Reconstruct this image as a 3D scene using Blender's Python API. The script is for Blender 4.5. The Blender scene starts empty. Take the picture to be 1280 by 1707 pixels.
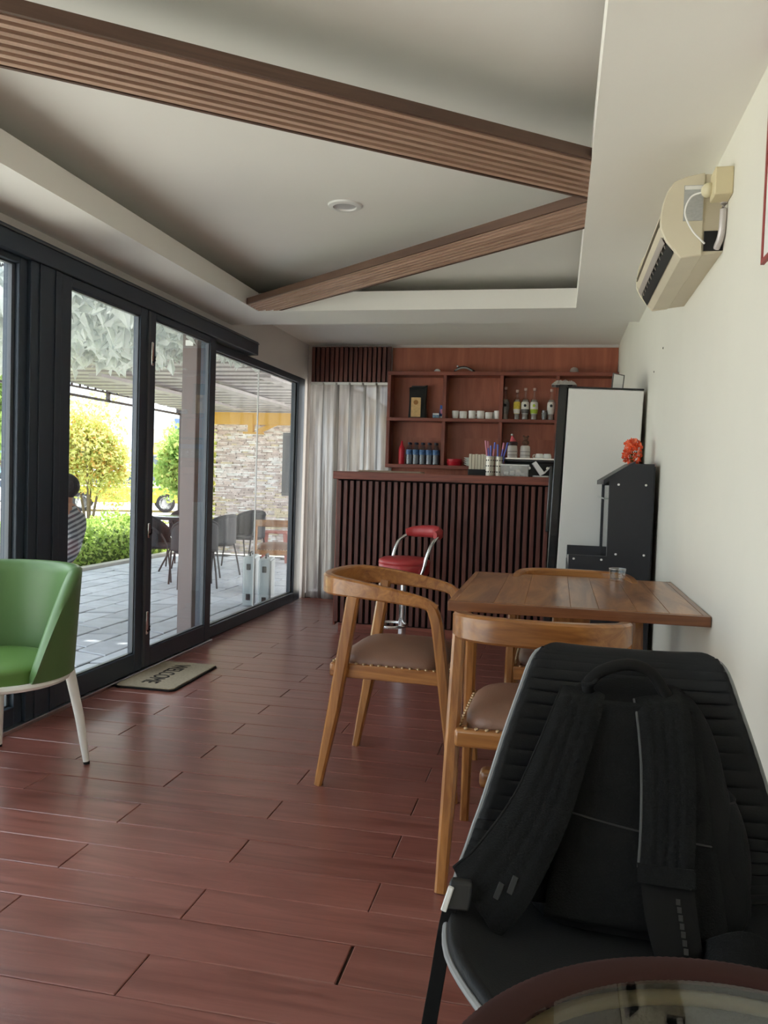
import bpy, bmesh, math, random
from mathutils import Vector, Matrix, Euler
R = math.radians
random.seed(7)
scene = bpy.context.scene
COL = scene.collection

# ------------------------------------------------------------------ camera
CAM_H = 1.2
YAW, PITCH, ROLL = .2067, -.0409, .032
cam_d = bpy.data.cameras.new('camera')
cam_d.sensor_fit = 'HORIZONTAL'; cam_d.sensor_width = 36.0
cam_d.lens = 1371.24 * 36.0 / 1280.0
cam_d.clip_start = .02; cam_d.clip_end = 300
cam = bpy.data.objects.new('camera', cam_d); COL.objects.link(cam)
_f = Vector((-math.sin(YAW) * math.cos(PITCH), math.cos(YAW) * math.cos(PITCH), math.sin(PITCH)))
_r = Vector((math.cos(YAW), math.sin(YAW), 0)); _u = _r.cross(_f)
_r2 = _r * math.cos(ROLL) + _u * math.sin(ROLL); _u2 = _u * math.cos(ROLL) - _r * math.sin(ROLL)
_m = Matrix((_r2, _u2, -_f)).transposed().to_4x4(); _m.translation = Vector((0, 0, CAM_H))
cam.matrix_world = _m
scene.camera = cam

# ------------------------------------------------------------------ sky, sun, exposure
world = bpy.data.worlds.new('sky'); scene.world = world; world.use_nodes = True
bg = world.node_tree.nodes['Background']
bg.inputs['Color'].default_value = (.86, .93, 1.0, 1); bg.inputs['Strength'].default_value = 2.8
sun_d = bpy.data.lights.new('sun', 'SUN'); sun_d.energy = 14.0; sun_d.angle = R(1.5); sun_d.color = (1, .95, .86)
sun = bpy.data.objects.new('sun', sun_d); COL.objects.link(sun)
sun.rotation_euler = Vector((-.10, -.33, -.94)).to_track_quat('-Z', 'Y').to_euler()
scene.view_settings.view_transform = 'Standard'
scene.view_settings.look = 'None'
scene.view_settings.exposure = 0.35
scene.view_settings.gamma = 1.0
scene.view_settings.use_curve_mapping = False
try:
    scene.cycles.max_bounces = 12; scene.cycles.diffuse_bounces = 6; scene.cycles.transparent_max_bounces = 24
except Exception:
    pass

# ------------------------------------------------------------------ helpers
def tag(o, label=None, cat=None, group=None, kind=None):
    if label: o['label'] = label
    if cat: o['category'] = cat
    if group: o['group'] = group
    if kind: o['kind'] = kind
    return o

def empty(name, loc=(0, 0, 0), rz=0, label=None, cat=None, group=None, parent=None):
    o = bpy.data.objects.new(name, None); COL.objects.link(o)
    o.empty_display_size = .1
    o.location = loc; o.rotation_euler = (0, 0, rz)
    if parent: o.parent = parent
    return tag(o, label, cat, group)

def copy_tree(o, parent=None):
    c = o.copy(); COL.objects.link(c)
    c.parent = parent
    for ch in list(o.children):
        copy_tree(ch, c)
    return c

def smooth_path(pts, n=6, closed=False):
    P = [Vector(p) for p in pts]; out = []
    N = len(P)
    rng = range(N) if closed else range(N - 1)
    for i in rng:
        if closed:
            p0, p1, p2, p3 = P[(i - 1) % N], P[i], P[(i + 1) % N], P[(i + 2) % N]
        else:
            p1, p2 = P[i], P[i + 1]
            p0 = P[i - 1] if i > 0 else p1 * 2 - p2
            p3 = P[i + 2] if i + 2 < N else p2 * 2 - p1
        for k in range(n):
            t = k / n
            out.append(.5 * ((2 * p1) + (p2 - p0) * t + (2 * p0 - 5 * p1 + 4 * p2 - p3) * t * t + (3 * p1 - p0 - 3 * p2 + p3) * t ** 3))
    if not closed: out.append(P[-1])
    return out

def lerp_list(vals, n):
    out = []
    for i in range(n):
        t = i / (n - 1) * (len(vals) - 1); k = min(int(t), len(vals) - 2); f = t - k
        out.append(vals[k] * (1 - f) + vals[k + 1] * f)
    return out

class MB:
    def __init__(s): s.v = []; s.f = []
    def add(s, vs, fs):
        b = len(s.v); s.v += [tuple(v) for v in vs]; s.f += [tuple(i + b for i in f) for f in fs]; return s
    def box(s, x0, x1, y0, y1, z0, z1, M=None):
        vs = [(x0, y0, z0), (x1, y0, z0), (x1, y1, z0), (x0, y1, z0), (x0, y0, z1), (x1, y0, z1), (x1, y1, z1), (x0, y1, z1)]
        if M: vs = [M @ Vector(v) for v in vs]
        return s.add(vs, [(0, 3, 2, 1), (4, 5, 6, 7), (0, 1, 5, 4), (1, 2, 6, 5), (2, 3, 7, 6), (3, 0, 4, 7)])
    def prism(s, poly, a0, a1, axis='z'):
        n = len(poly)
        def mk(p, a):
            return (p[0], p[1], a) if axis == 'z' else ((p[0], a, p[1]) if axis == 'y' else (a, p[0], p[1]))
        vs = [mk(p, a0) for p in poly] + [mk(p, a1) for p in poly]
        fs = [tuple(range(n))[::-1], tuple(range(n, 2 * n))] + [(i, (i + 1) % n, n + (i + 1) % n, n + i) for i in range(n)]
        return s.add(vs, fs)
    def rings(s, rings, cap=True, closed=False):
        n = len(rings[0]); vs = [v for r in rings for v in r]; fs = []
        m = len(rings)
        for i in range(m if closed else m - 1):
            j = (i + 1) % m
            for k in range(n):
                l = (k + 1) % n
                fs.append((i * n + k, i * n + l, j * n + l, j * n + k))
        if cap and not closed:
            fs.append(tuple(range(n))[::-1]); fs.append(tuple((m - 1) * n + k for k in range(n)))
        return s.add(vs, fs)
    def frames(s, path, up, closed=False):
        out = []; N = len(path)
        for i, p in enumerate(path):
            a = path[(i - 1) % N] if (closed or i > 0) else path[i]
            b = path[(i + 1) % N] if (closed or i < N - 1) else path[i]
            t = (Vector(b) - Vector(a)).normalized()
            side = t.cross(Vector(up))
            if side.length < 1e-5: side = t.cross(Vector((1, 0, .01)))
            side.normalize(); u = side.cross(t).normalized()
            out.append((Vector(p), side, u))
        return out
    def tube(s, path, r, n=10, up=(0, 0, 1), cap=True, closed=False):
        path = [Vector(p) for p in path]
        rr = r if isinstance(r, (list, tuple)) else [r] * len(path)
        if len(rr) != len(path): rr = lerp_list(list(rr), len(path))
        fr = s.frames(path, up, closed); rings = []
        for (p, a, b), q in zip(fr, rr):
            rings.append([p + a * (q * math.cos(2 * math.pi * k / n)) + b * (q * math.sin(2 * math.pi * k / n)) for k in range(n)])
        return s.rings(rings, cap, closed)
    def sweep(s, path, w, h, up=(0, 0, 1), ch=.25, closed=False):
        """chamfered rectangular section: w along side, h along up"""
        path = [Vector(p) for p in path]; N = len(path)
        ws = lerp_list(list(w), N) if isinstance(w, (list, tuple)) else [w] * N
        hs = lerp_list(list(h), N) if isinstance(h, (list, tuple)) else [h] * N
        rings = []
        for (p, a, b), ww, hh in zip(s.frames(path, up, closed), ws, hs):
            c = ch * min(ww, hh); x, y = ww / 2, hh / 2
            sec = [(x, -y + c), (x, y - c), (x - c, y), (-x + c, y), (-x, y - c), (-x, -y + c), (-x + c, -y), (x - c, -y)]
            rings.append([p + a * q[0] + b * q[1] for q in sec])
        return s.rings(rings, True, closed)
    def lathe(s, prof, n=24, c=(0, 0, 0), cap=True):
        rings = [[(c[0] + r * math.cos(2 * math.pi * k / n), c[1] + r * math.sin(2 * math.pi * k / n), c[2] + z) for k in range(n)] for r, z in prof]
        return s.rings(rings, cap)
    def sphere(s, c, rx, ry=None, rz=None, n=12, m=8, M=None):
        ry = ry or rx; rz = rz or rx; rings = []
        for i in range(1, m):
            a = math.pi * i / m
            rings.append([Vector((rx * math.sin(a) * math.cos(2 * math.pi * k / n), ry * math.sin(a) * math.sin(2 * math.pi * k / n), -rz * math.cos(a))) for k in range(n)])
        if M: rings = [[M @ v for v in r] for r in rings]
        rings = [[v + Vector(c) for v in r] for r in rings]
        return s.rings(rings, True)
    def grid(s, fn, nu, nv, closed_u=False):
        vs = [fn(i / (nu if closed_u else nu - 1), j / (nv - 1)) for j in range(nv) for i in range(nu)]
        fs = []
        for j in range(nv - 1):
            for i in range(nu if closed_u else nu - 1):
                k = (i + 1) % nu
                fs.append((j * nu + i, j * nu + k, (j + 1) * nu + k, (j + 1) * nu + i))
        return s.add(vs, fs)
    def build(s, name, mat, parent=None, smooth=None, bevel=0, bseg=2, loc=(0, 0, 0), rot=(0, 0, 0), solid=0, sub=0, offset=0, label=None):
        me = bpy.data.meshes.new(name); me.from_pydata([tuple(v) for v in s.v], [], s.f)
        bm = bmesh.new(); bm.from_mesh(me); bmesh.ops.recalc_face_normals(bm, faces=bm.faces); bm.to_mesh(me); bm.free()
        me.update()
        if mat is not None: me.materials.append(mat)
        o = bpy.data.objects.new(name, me); COL.objects.link(o)
        o.location = loc; o.rotation_euler = rot
        if parent: o.parent = parent
        if bevel:
            b = o.modifiers.new('bevel', 'BEVEL'); b.width = bevel; b.segments = bseg; b.limit_method = 'ANGLE'; b.angle_limit = R(35)
            b.use_clamp_overlap = True
        if solid:
            m = o.modifiers.new('solid', 'SOLIDIFY'); m.thickness = solid; m.offset = offset
        if sub:
            m = o.modifiers.new('sub', 'SUBSURF'); m.levels = sub; m.render_levels = sub
        if smooth or bevel or sub:
            me.polygons.foreach_set('use_smooth', [True] * len(me.polygons))
            ang = smooth if isinstance(smooth, (int, float)) and not isinstance(smooth, bool) else 40
            try:
                if not sub: me.set_sharp_from_angle(angle=R(ang))
            except Exception: pass
        if label: o['label'] = label
        return o

def B(name, x0, x1, y0, y1, z0, z1, mat, parent=None, bevel=0, **k):
    return MB().box(x0, x1, y0, y1, z0, z1).build(name, mat, parent, bevel=bevel, **k)

def struct(o): o['kind'] = 'structure'; return o

# ------------------------------------------------------------------ materials
def srgb(r, g, b):
    f = lambda c: (c / 255) / 12.92 if c / 255 <= .04045 else ((c / 255 + .055) / 1.055) ** 2.4
    return (f(r), f(g), f(b), 1)

def newmat(name):
    m = bpy.data.materials.new(name); m.use_nodes = True
    nt = m.node_tree; return m, nt, nt.nodes['Principled BSDF']

def N(nt, t, **kw):
    n = nt.nodes.new(t)
    for k, v in kw.items(): setattr(n, k, v)
    return n

def mat(name, col, rough=.5, metal=0, spec=.5, var=0, vscale=6, bump=0, bscale=60, sheen=0, coat=0, trans=0, ior=1.45, alpha=1, rand=0):
    m, nt, b = newmat(name); L = nt.links
    b.inputs['Base Color'].default_value = col
    b.inputs['Roughness'].default_value = rough; b.inputs['Metallic'].default_value = metal
    b.inputs['Specular IOR Level'].default_value = spec; b.inputs['IOR'].default_value = ior
    b.inputs['Coat Weight'].default_value = coat; b.inputs['Sheen Weight'].default_value = sheen
    b.inputs['Transmission Weight'].default_value = trans; b.inputs['Alpha'].default_value = alpha
    tc = N(nt, 'ShaderNodeTexCoord')
    if var or rand:
        nz = N(nt, 'ShaderNodeTexNoise'); nz.inputs['Scale'].default_value = vscale; nz.inputs['Detail'].default_value = 5
        L.new(tc.outputs['Object'], nz.inputs['Vector'])
        mr = N(nt, 'ShaderNodeMapRange'); mr.inputs['To Min'].default_value = 1 - var; mr.inputs['To Max'].default_value = 1 + var
        mr.inputs['From Min'].default_value = .25; mr.inputs['From Max'].default_value = .75
        L.new(nz.outputs['Fac'], mr.inputs['Value'])
        val = mr.outputs['Result']
        if rand:
            oi = N(nt, 'ShaderNodeObjectInfo'); m2 = N(nt, 'ShaderNodeMapRange')
            m2.inputs['To Min'].default_value = 1 - rand; m2.inputs['To Max'].default_value = 1 + rand
            L.new(oi.outputs['Random'], m2.inputs['Value'])
            mm = N(nt, 'ShaderNodeMath', operation='MULTIPLY'); L.new(val, mm.inputs[0]); L.new(m2.outputs['Result'], mm.inputs[1]); val = mm.outputs[0]
        mx = N(nt, 'ShaderNodeVectorMath', operation='SCALE'); mx.inputs[0].default_value = col[:3]
        L.new(val, mx.inputs['Scale']); L.new(mx.outputs['Vector'], b.inputs['Base Color'])
    if bump:
        n2 = N(nt, 'ShaderNodeTexNoise'); n2.inputs['Scale'].default_value = bscale; n2.inputs['Detail'].default_value = 4
        L.new(tc.outputs['Object'], n2.inputs['Vector'])
        bp = N(nt, 'ShaderNodeBump'); bp.inputs['Strength'].default_value = bump; bp.inputs['Distance'].default_value = .01
        L.new(n2.outputs['Fac'], bp.inputs['Height']); L.new(bp.outputs['Normal'], b.inputs['Normal'])
    return m

def wood(name, dark, light, axis='z', scale=7, stretch=14, rough=.4, bump=.08, coat=0, rand=.12, spec=.5):
    m, nt, b = newmat(name); L = nt.links
    tc = N(nt, 'ShaderNodeTexCoord'); oi = N(nt, 'ShaderNodeObjectInfo')
    add = N(nt, 'ShaderNodeVectorMath', operation='ADD')
    sc = N(nt, 'ShaderNodeVectorMath', operation='SCALE'); sc.inputs[0].default_value = (13, 7, 11)
    L.new(oi.outputs['Random'], sc.inputs['Scale'])
    L.new(tc.outputs['Object'], add.inputs[0]); L.new(sc.outputs['Vector'], add.inputs[1])
    mp = N(nt, 'ShaderNodeMapping'); s = [scale * 1.0] * 3; i = 'xyz'.index(axis); s[i] = scale / stretch
    mp.inputs['Scale'].default_value = [q * 3 for q in s]
    L.new(add.outputs['Vector'], mp.inputs['Vector'])
    nz = N(nt, 'ShaderNodeTexNoise'); nz.inputs['Scale'].default_value = 1.0; nz.inputs['Detail'].default_value = 8; nz.inputs['Roughness'].default_value = .62; nz.inputs['Distortion'].default_value = 1.3
    L.new(mp.outputs['Vector'], nz.inputs['Vector'])
    cr = N(nt, 'ShaderNodeValToRGB'); e = cr.color_ramp.elements
    e[0].position = .32; e[0].color = dark; e[1].position = .68; e[1].color = light
    L.new(nz.outputs['Fac'], cr.inputs['Fac'])
    mr = N(nt, 'ShaderNodeMapRange'); mr.inputs['To Min'].default_value = 1 - rand; mr.inputs['To Max'].default_value = 1 + rand
    L.new(oi.outputs['Random'], mr.inputs['Value'])
    mx = N(nt, 'ShaderNodeVectorMath', operation='SCALE'); L.new(cr.outputs['Color'], mx.inputs[0]); L.new(mr.outputs['Result'], mx.inputs['Scale'])
    L.new(mx.outputs['Vector'], b.inputs['Base Color'])
    b.inputs['Roughness'].default_value = rough; b.inputs['Coat Weight'].default_value = coat; b.inputs['Specular IOR Level'].default_value = spec
    b.inputs['Coat Roughness'].default_value = .15
    if bump:
        bp = N(nt, 'ShaderNodeBump'); bp.inputs['Strength'].default_value = bump; bp.inputs['Distance'].default_value = .004
        L.new(nz.outputs['Fac'], bp.inputs['Height']); L.new(bp.outputs['Normal'], b.inputs['Normal'])
    return m

def glass_mat(name, tint=(.97, .99, .99, 1), refl=1.0, rough=0.0, f0=.045):
    m = bpy.data.materials.new(name); m.use_nodes = True; nt = m.node_tree; nt.nodes.clear(); L = nt.links
    out = N(nt, 'ShaderNodeOutputMaterial'); tr = N(nt, 'ShaderNodeBsdfTransparent'); gl = N(nt, 'ShaderNodeBsdfGlossy')
    tr.inputs['Color'].default_value = tint; gl.inputs['Roughness'].default_value = rough
    gl.inputs['Color'].default_value = (refl, refl, refl, 1)
    lw = N(nt, 'ShaderNodeLayerWeight'); lw.inputs['Blend'].default_value = .5
    pw = N(nt, 'ShaderNodeMath', operation='POWER'); pw.inputs[1].default_value = 5.0
    ma = N(nt, 'ShaderNodeMath', operation='MULTIPLY_ADD'); ma.inputs[1].default_value = .90; ma.inputs[2].default_value = f0
    mx = N(nt, 'ShaderNodeMixShader')
    L.new(lw.outputs['Facing'], pw.inputs[0]); L.new(pw.outputs[0], ma.inputs[0])
    L.new(ma.outputs[0], mx.inputs['Fac']); L.new(tr.outputs[0], mx.inputs[1]); L.new(gl.outputs[0], mx.inputs[2]); L.new(mx.outputs[0], out.inputs['Surface'])
    return m

def leaf_mat(name, c1, c2, transl=.5, vscale=3):
    m = bpy.data.materials.new(name); m.use_nodes = True; nt = m.node_tree; nt.nodes.clear(); L = nt.links
    out = N(nt, 'ShaderNodeOutputMaterial'); d = N(nt, 'ShaderNodeBsdfDiffuse'); t = N(nt, 'ShaderNodeBsdfTranslucent'); mx = N(nt, 'ShaderNodeMixShader')
    mx.inputs['Fac'].default_value = transl
    tc = N(nt, 'ShaderNodeTexCoord'); nz = N(nt, 'ShaderNodeTexNoise'); nz.inputs['Scale'].default_value = vscale; nz.inputs['Detail'].default_value = 6
    L.new(tc.outputs['Object'], nz.inputs['Vector'])
    cr = N(nt, 'ShaderNodeValToRGB'); e = cr.color_ramp.elements; e[0].position = .35; e[0].color = c1; e[1].position = .65; e[1].color = c2
    L.new(nz.outputs['Fac'], cr.inputs['Fac']); L.new(cr.outputs[0], d.inputs['Color']); L.new(cr.outputs[0], t.inputs['Color'])
    L.new(d.outputs[0], mx.inputs[1]); L.new(t.outputs[0], mx.inputs[2]); L.new(mx.outputs[0], out.inputs['Surface'])
    return m

m_wall = mat('wall_paint', srgb(222, 219, 208), .75, var=.025, vscale=2.5, bump=.03, bscale=25)
m_ceil = mat('ceiling_paint', srgb(240, 238, 232), .8, var=.02, vscale=1.5)
m_wall_l = mat('wall_paint_left', srgb(214, 208, 204), .8, var=.02, vscale=2)
m_alu = mat('dark_aluminium', srgb(50, 60, 72), .38, metal=.0, spec=.5)
m_alu2 = mat('grey_aluminium', srgb(80, 84, 90), .4, spec=.5)
m_glass = glass_mat('window_glass')
m_chrome = mat('chrome', (.85, .85, .87, 1), .12, metal=1)
m_steel = mat('steel', (.6, .6, .62, 1), .3, metal=1)
m_black = mat('black_plastic', srgb(22, 23, 26), .45)
m_white = mat('white_paint', srgb(235, 235, 232), .4)
m_seal = mat('white_sealant', srgb(225, 225, 225), .5)
m_rubber = mat('dark_rubber', srgb(25, 25, 26), .7)
FLOOR_D, FLOOR_L = srgb(108, 60, 52), srgb(142, 88, 79)
m_plank = wood('red_floor_plank', FLOOR_D, FLOOR_L, axis='x', scale=5, stretch=9, rough=.29, bump=.22, rand=.06, spec=.85)
m_joint = mat('floor_joint', srgb(45, 22, 18), .8)
MAHO_D, MAHO_L = srgb(102, 50, 40), srgb(148, 82, 64)
m_maho_x = wood('mahogany_x', MAHO_D, MAHO_L, 'x', 6, 12, .42, .06)
m_maho_y = wood('mahogany_y', MAHO_D, MAHO_L, 'y', 6, 12, .42, .06)
m_maho_z = wood('mahogany_z', MAHO_D, MAHO_L, 'z', 6, 12, .42, .06)
m_maho_p = wood('mahogany_panel', srgb(142, 76, 56), srgb(176, 104, 78), 'z', 2.5, 8, .45, .03, rand=.03)
m_mahod = wood('dark_mahogany_z', srgb(74, 38, 34), srgb(112, 64, 54), 'z', 6, 12, .4, .06)
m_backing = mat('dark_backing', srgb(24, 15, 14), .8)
TEAK_D, TEAK_L = srgb(122, 74, 36), srgb(178, 122, 66)
m_teak_x = wood('teak_x', TEAK_D, TEAK_L, 'x', 7, 12, .3, .04, coat=.35)
m_teak_y = wood('teak_y', TEAK_D, TEAK_L, 'y', 7, 12, .3, .04, coat=.35)
m_teak_z = wood('teak_z', TEAK_D, TEAK_L, 'z', 7, 12, .3, .04, coat=.35)
m_top = wood('table_board', srgb(94, 56, 35), srgb(180, 128, 84), 'y', 3.2, 7, .3, .03, coat=.3, rand=.22)
m_topedge = wood('table_edge', srgb(96, 56, 34), srgb(132, 84, 52), 'x', 6, 12, .35, .03, coat=.2)
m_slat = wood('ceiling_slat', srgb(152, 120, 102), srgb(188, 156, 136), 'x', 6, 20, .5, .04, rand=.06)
m_side_groove_shade = wood('slat_side_groove_shade', srgb(76, 54, 44), srgb(98, 72, 58), 'x', 8, 16, .55, .08)  # side board wood; its dark tone also paints the shade in the grooves
m_leather = mat('brown_leather', srgb(122, 90, 74), .42, var=.06, vscale=8, bump=.08, bscale=180)
m_brass = mat('brass', srgb(206, 184, 150), .3, metal=1)
# ------------------------------------------------------------------ setting
XL, XR, YB, ZR, ZB = -2.4284, .4931, 7.764, 2.307, 2.475
Y0 = -1.6
floor = struct(B('floor', XL - .1, XR + .02, Y0 - .1, YB + .02, -.14, -.007, m_joint))
PW, PL = .1687, .958
def plank_mesh(L, W):
    c = .0025; h = .007; mb = MB()
    x, y = L / 2, W / 2
    v = [(-x, -y, -h), (x, -y, -h), (x, y, -h), (-x, y, -h), (-x, -y, -.0018), (x, -y, -.0018), (x, y, -.0018), (-x, y, -.0018),
         (-x + c, -y + c, 0), (x - c, -y + c, 0), (x - c, y - c, 0), (-x + c, y - c, 0)]
    mb.add(v, [(0, 1, 5, 4), (1, 2, 6, 5), (2, 3, 7, 6), (3, 0, 4, 7), (4, 5, 9, 8), (5, 6, 10, 9), (6, 7, 11, 10), (7, 4, 8, 11), (8, 9, 10, 11)])
    return mb
full_me = None
for k in range(-27, 30):
    ya = 2.857 + k * PW; yb = min(ya + PW, YB)
    if yb - ya < .03: continue
    off = -1.424 if k % 2 == 0 else -.945
    xs = [XL] + [q for q in [off + i * PL for i in range(-3, 4)] if XL + .02 < q < XR - .02] + [XR]
    for a, b in zip(xs[:-1], xs[1:]):
        g0 = g1 = .0012
        if k == -6:
            if abs(b + .466) < .01: g1 = .004
            if abs(a + .466) < .01: g0 = .004
        L = b - a - g0 - g1; W = yb - ya - .002
        if abs(b - a - PL) < 1e-3 and yb - ya > PW - 1e-4 and k != -6:
            if full_me is None:
                o = plank_mesh(L, W).build('plank', m_plank, floor); full_me = o.data
            else:
                o = bpy.data.objects.new('plank', full_me); COL.objects.link(o); o.parent = floor
        else:
            o = plank_mesh(L, W).build('plank', m_plank, floor)
        o.location = ((a + g0 + b - g1) / 2, (ya + yb) / 2, random.uniform(-.0006, .0004))
        o.rotation_euler = (random.uniform(-.003, .003), random.uniform(-.0012, .0012), 0)

wr_ = struct(B('wall_right', XR, XR + .14, Y0 - .14, YB + .14, -.14, 2.62, m_wall))
for yy, zz in ((4.37, 1.90), (4.74, 1.83)): MB().sphere((XR, yy, zz), .004, .006, .006, 8, 6).build('screw_plug', m_rubber, wr_, smooth=True)
struct(B('wall_rear', XL - .12, XR, Y0 - .14, Y0, -.14, 2.62, m_wall))
wl = MB()
wl.box(XL - .12, XL, Y0, 6.22, 2.235, 2.62)
wl.box(XL - .12, XL, 6.22, 7.655, 2.132, 2.62)
wl.box(XL - .12, XL, 7.655, YB, -.14, 2.62)
struct(wl.build('wall_left', m_wall_l))
wf = MB()   # opening behind the strip curtain
wf.box(XL - .12, XL + .03, YB, YB + .14, -.14, 2.62)
wf.box(XL + .03, -1.60, YB, YB + .14, 2.09, 2.62)
wf.box(-1.60, XR, YB, YB + .14, -.14, 2.62)
struct(wf.build('wall_far', m_wall_l))
struct(B('rear_sun_blocker', XL - .12, XR + .14, YB + .14, YB + 1.6, 2.45, 2.55, m_ceil))  # unseen slab added to keep direct sun out of the doorway
struct(B('added_threshold', XL + .03, -1.60, YB - .01, YB + .14, -.14, .045, m_joint))  # threshold added to hide the sunlit strip below the curtain

ceil = struct(B('ceiling', XL - .12, XR + .14, Y0 - .14, 5.80, 2.53, 2.62, m_ceil))
LX0, LX1, LY1, LT = -2.0377, .0694, 5.3408, 2.430
ring = MB()
LY0 = -1.0
ring.box(XL, LX0, Y0, 5.8167, ZR, LT)
ring.box(LX1, XR, Y0, 5.8167, ZR, LT)
ring.box(LX0, LX1, LY1, 5.8167, ZR, LT)
ring.box(LX0, LX1, Y0, LY0, ZR, LT)
ring.box(XL, XR, 5.79, 5.8167, LT, 2.53)
ring.build('dropped_ring', m_ceil, ceil)
B('rear_ceiling', XL - .12, XR + .14, 5.80, YB + .14, ZB, 2.62, m_ceil, ceil)

# ---- glazing
def pane(name, y0, y1, z0, z1, x, parent): return B(name, x - .004, x + .004, y0, y1, z0, z1, m_glass, parent)

def sliding_door(name, y0, y1, py0, py1, x0, x1, z0, z1, pz0, pz1):
    d = struct(empty(name, (0, 0, 0)))
    B('stile', x0, x1, y0, py0, z0, z1, m_alu, d, .004)
    B('stile', x0, x1, py1, y1, z0, z1, m_alu, d, .004)
    B('rail', x0, x1, py0, py1, z0, pz0, m_alu, d, .004)
    B('rail', x0, x1, py0, py1, pz1, z1, m_alu, d, .004)
    bead = MB()
    for a, b, c, e in ((py0, py1, pz0, pz0 + .008), (py0, py1, pz1 - .008, pz1), (py0, py0 + .008, pz0, pz1), (py1 - .008, py1, pz0, pz1)):
        bead.box((x0 + x1) / 2 - .008, (x0 + x1) / 2 + .012, a, b, c, e)
    bead.build('glazing_bead', m_alu2, d)
    pane('pane', py0, py1, pz0, pz1, (x0 + x1) / 2, d)
    return d
d1 = sliding_door('door_1', 3.60, 4.455, 3.685, 4.372, -2.425, -2.378, .02, 2.14, .13, 2.09)
d2 = sliding_door('door_2', 4.46, 5.44, 4.556, 5.345, -2.425, -2.378, .02, 2.14, .13, 2.10)
B('interlock', -2.378, -2.370, 4.452, 4.475, .03, 2.13, m_alu2, d2)
def latch(z0, z1):
    mb = MB(); mb.box(-2.378, -2.366, 4.488, 4.512, z0, z1); o = mb.build('latch', m_chrome, d2, bevel=.005)
    MB().tube([(-2.366, 4.50, z0 + .02), (-2.352, 4.50, z0 + .03), (-2.352, 4.50, z0 + .055)], .006, 8).build('latch_turn', m_black, o, smooth=True)
latch(1.82, 1.96); latch(.80, .89); latch(.22, .36)
def fixed_window(name, y0, y1, py0, py1, z0, z1, pz0, pz1, x0, x1, joints=()):
    w = struct(empty(name))
    B('frame_stile', x0, x1, y0, py0, z0, z1, m_alu, w, .004); B('frame_stile', x0, x1, py1, y1, z0, z1, m_alu, w, .004)
    B('frame_rail', x0, x1, py0, py1, z0, pz0, m_alu, w, .004); B('frame_rail', x0, x1, py0, py1, pz1, z1, m_alu, w, .004)
    bead = MB(); xc = (x0 + x1) / 2
    for a, b, c, e in ((py0, py1, pz0, pz0 + .008), (py0, py1, pz1 - .008, pz1), (py1 - .02, py1, pz0, pz1)):
        bead.box(xc - .008, xc + .012, a, b, c, e)
    bead.build('glazing_bead', m_alu2, w)
    ys = [py0] + list(joints) + [py1]
    for a, b in zip(ys[:-1], ys[1:]): pane('pane', a + .002, b - .002, pz0, pz1, xc, w)
    for j in joints: B('glass_joint', xc - .005, xc + .005, j - .004, j + .004, pz0, pz1, m_seal, w)
    return w
fixed_window('window_1', 5.45, 7.655, 5.495, 7.47, 0, 2.132, .085, 2.075, -2.50, -2.425, (6.50,))
fixed_window('window_2', 1.25, 3.36, 1.32, 3.305, 0, 2.14, .10, 2.11, -2.47, -2.395)
fixed_window('window_3', Y0, 1.25, Y0 + .06, 1.19, 0, 2.14, .10, 2.11, -2.47, -2.395)
pm = MB(); pm.box(-2.52, -2.375, 3.36, 3.60, 0, 2.14); pm.box(-2.375, -2.368, 3.42, 3.425, 0, 2.14); pm.box(-2.375, -2.368, 3.54, 3.545, 0, 2.14)
struct(pm.build('trim_1', m_alu, bevel=.004))
hd = struct(B('trim_2', -2.52, -2.362, Y0, 6.218, 2.14, 2.245, m_alu, None, .004))
B('track_lip', -2.362, -2.354, Y0, 6.215, 2.225, 2.232, m_alu2, hd)
struct(B('trim_3', -2.56, -2.36, Y0, 5.45, -.01, .018, m_steel, None, .004))

# ---- slatted ceiling beams (fluted wooden boards flush with the dropped ring)
def clip_line(px, py, dx, dy, y1=None):
    """ends of the line inside the tray"""
    t0 = (LX0 - px) / dx; t1 = (LX1 - px) / dx
    if t0 > t1: t0, t1 = t1, t0
    pts = []
    for t in (t0, t1):
        y = py + dy * t
        if y > LY1: t = (LY1 - py) / dy
        pts.append((px + dx * t, py + dy * t))
    return pts
def beam(name, p, ang, width, n, label):
    """p: point on the near edge, ang: direction in plan"""
    d = Vector((math.cos(ang), math.sin(ang))); nrm = Vector((-d.y, d.x))
    if nrm.y < 0: nrm = -nrm
    root = empty(name, (p[0], p[1], 2.31), ang, label, 'ceiling beam', 'slatted wooden beams across the ceiling tray')
    inv = Matrix.Rotation(-ang, 3, 'Z')
    def strip(nm, o0, o1, z0, z1, m):
        A = clip_line(p[0] + nrm.x * o0, p[1] + nrm.y * o0, d.x, d.y); Bp = clip_line(p[0] + nrm.x * o1, p[1] + nrm.y * o1, d.x, d.y)
        poly = [A[0], A[1], Bp[1], Bp[0]]
        poly = [inv @ Vector((q[0] - p[0], q[1] - p[1], 0)) for q in poly]
        return MB().prism([(q.x, q.y) for q in poly], z0, z1).build(nm, m, root)
    strip('backing_board', .006, width - .006, .03, .038, m_side_groove_shade)  # groove shade put into the colour of the backing
    strip('side_board', 0, .012, .0, .038, m_side_groove_shade)
    strip('side_board', width - .012, width, .0, .038, m_side_groove_shade)
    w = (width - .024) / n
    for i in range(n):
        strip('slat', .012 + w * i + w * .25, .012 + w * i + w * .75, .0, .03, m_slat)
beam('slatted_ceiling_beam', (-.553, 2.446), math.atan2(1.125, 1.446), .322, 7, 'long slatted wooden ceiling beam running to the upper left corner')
beam('slatted_ceiling_beam', (.061, 3.363), math.atan2(1.689, -2.013), .275, 7, 'shorter slatted wooden ceiling beam running to the far left tray corner')

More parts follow.
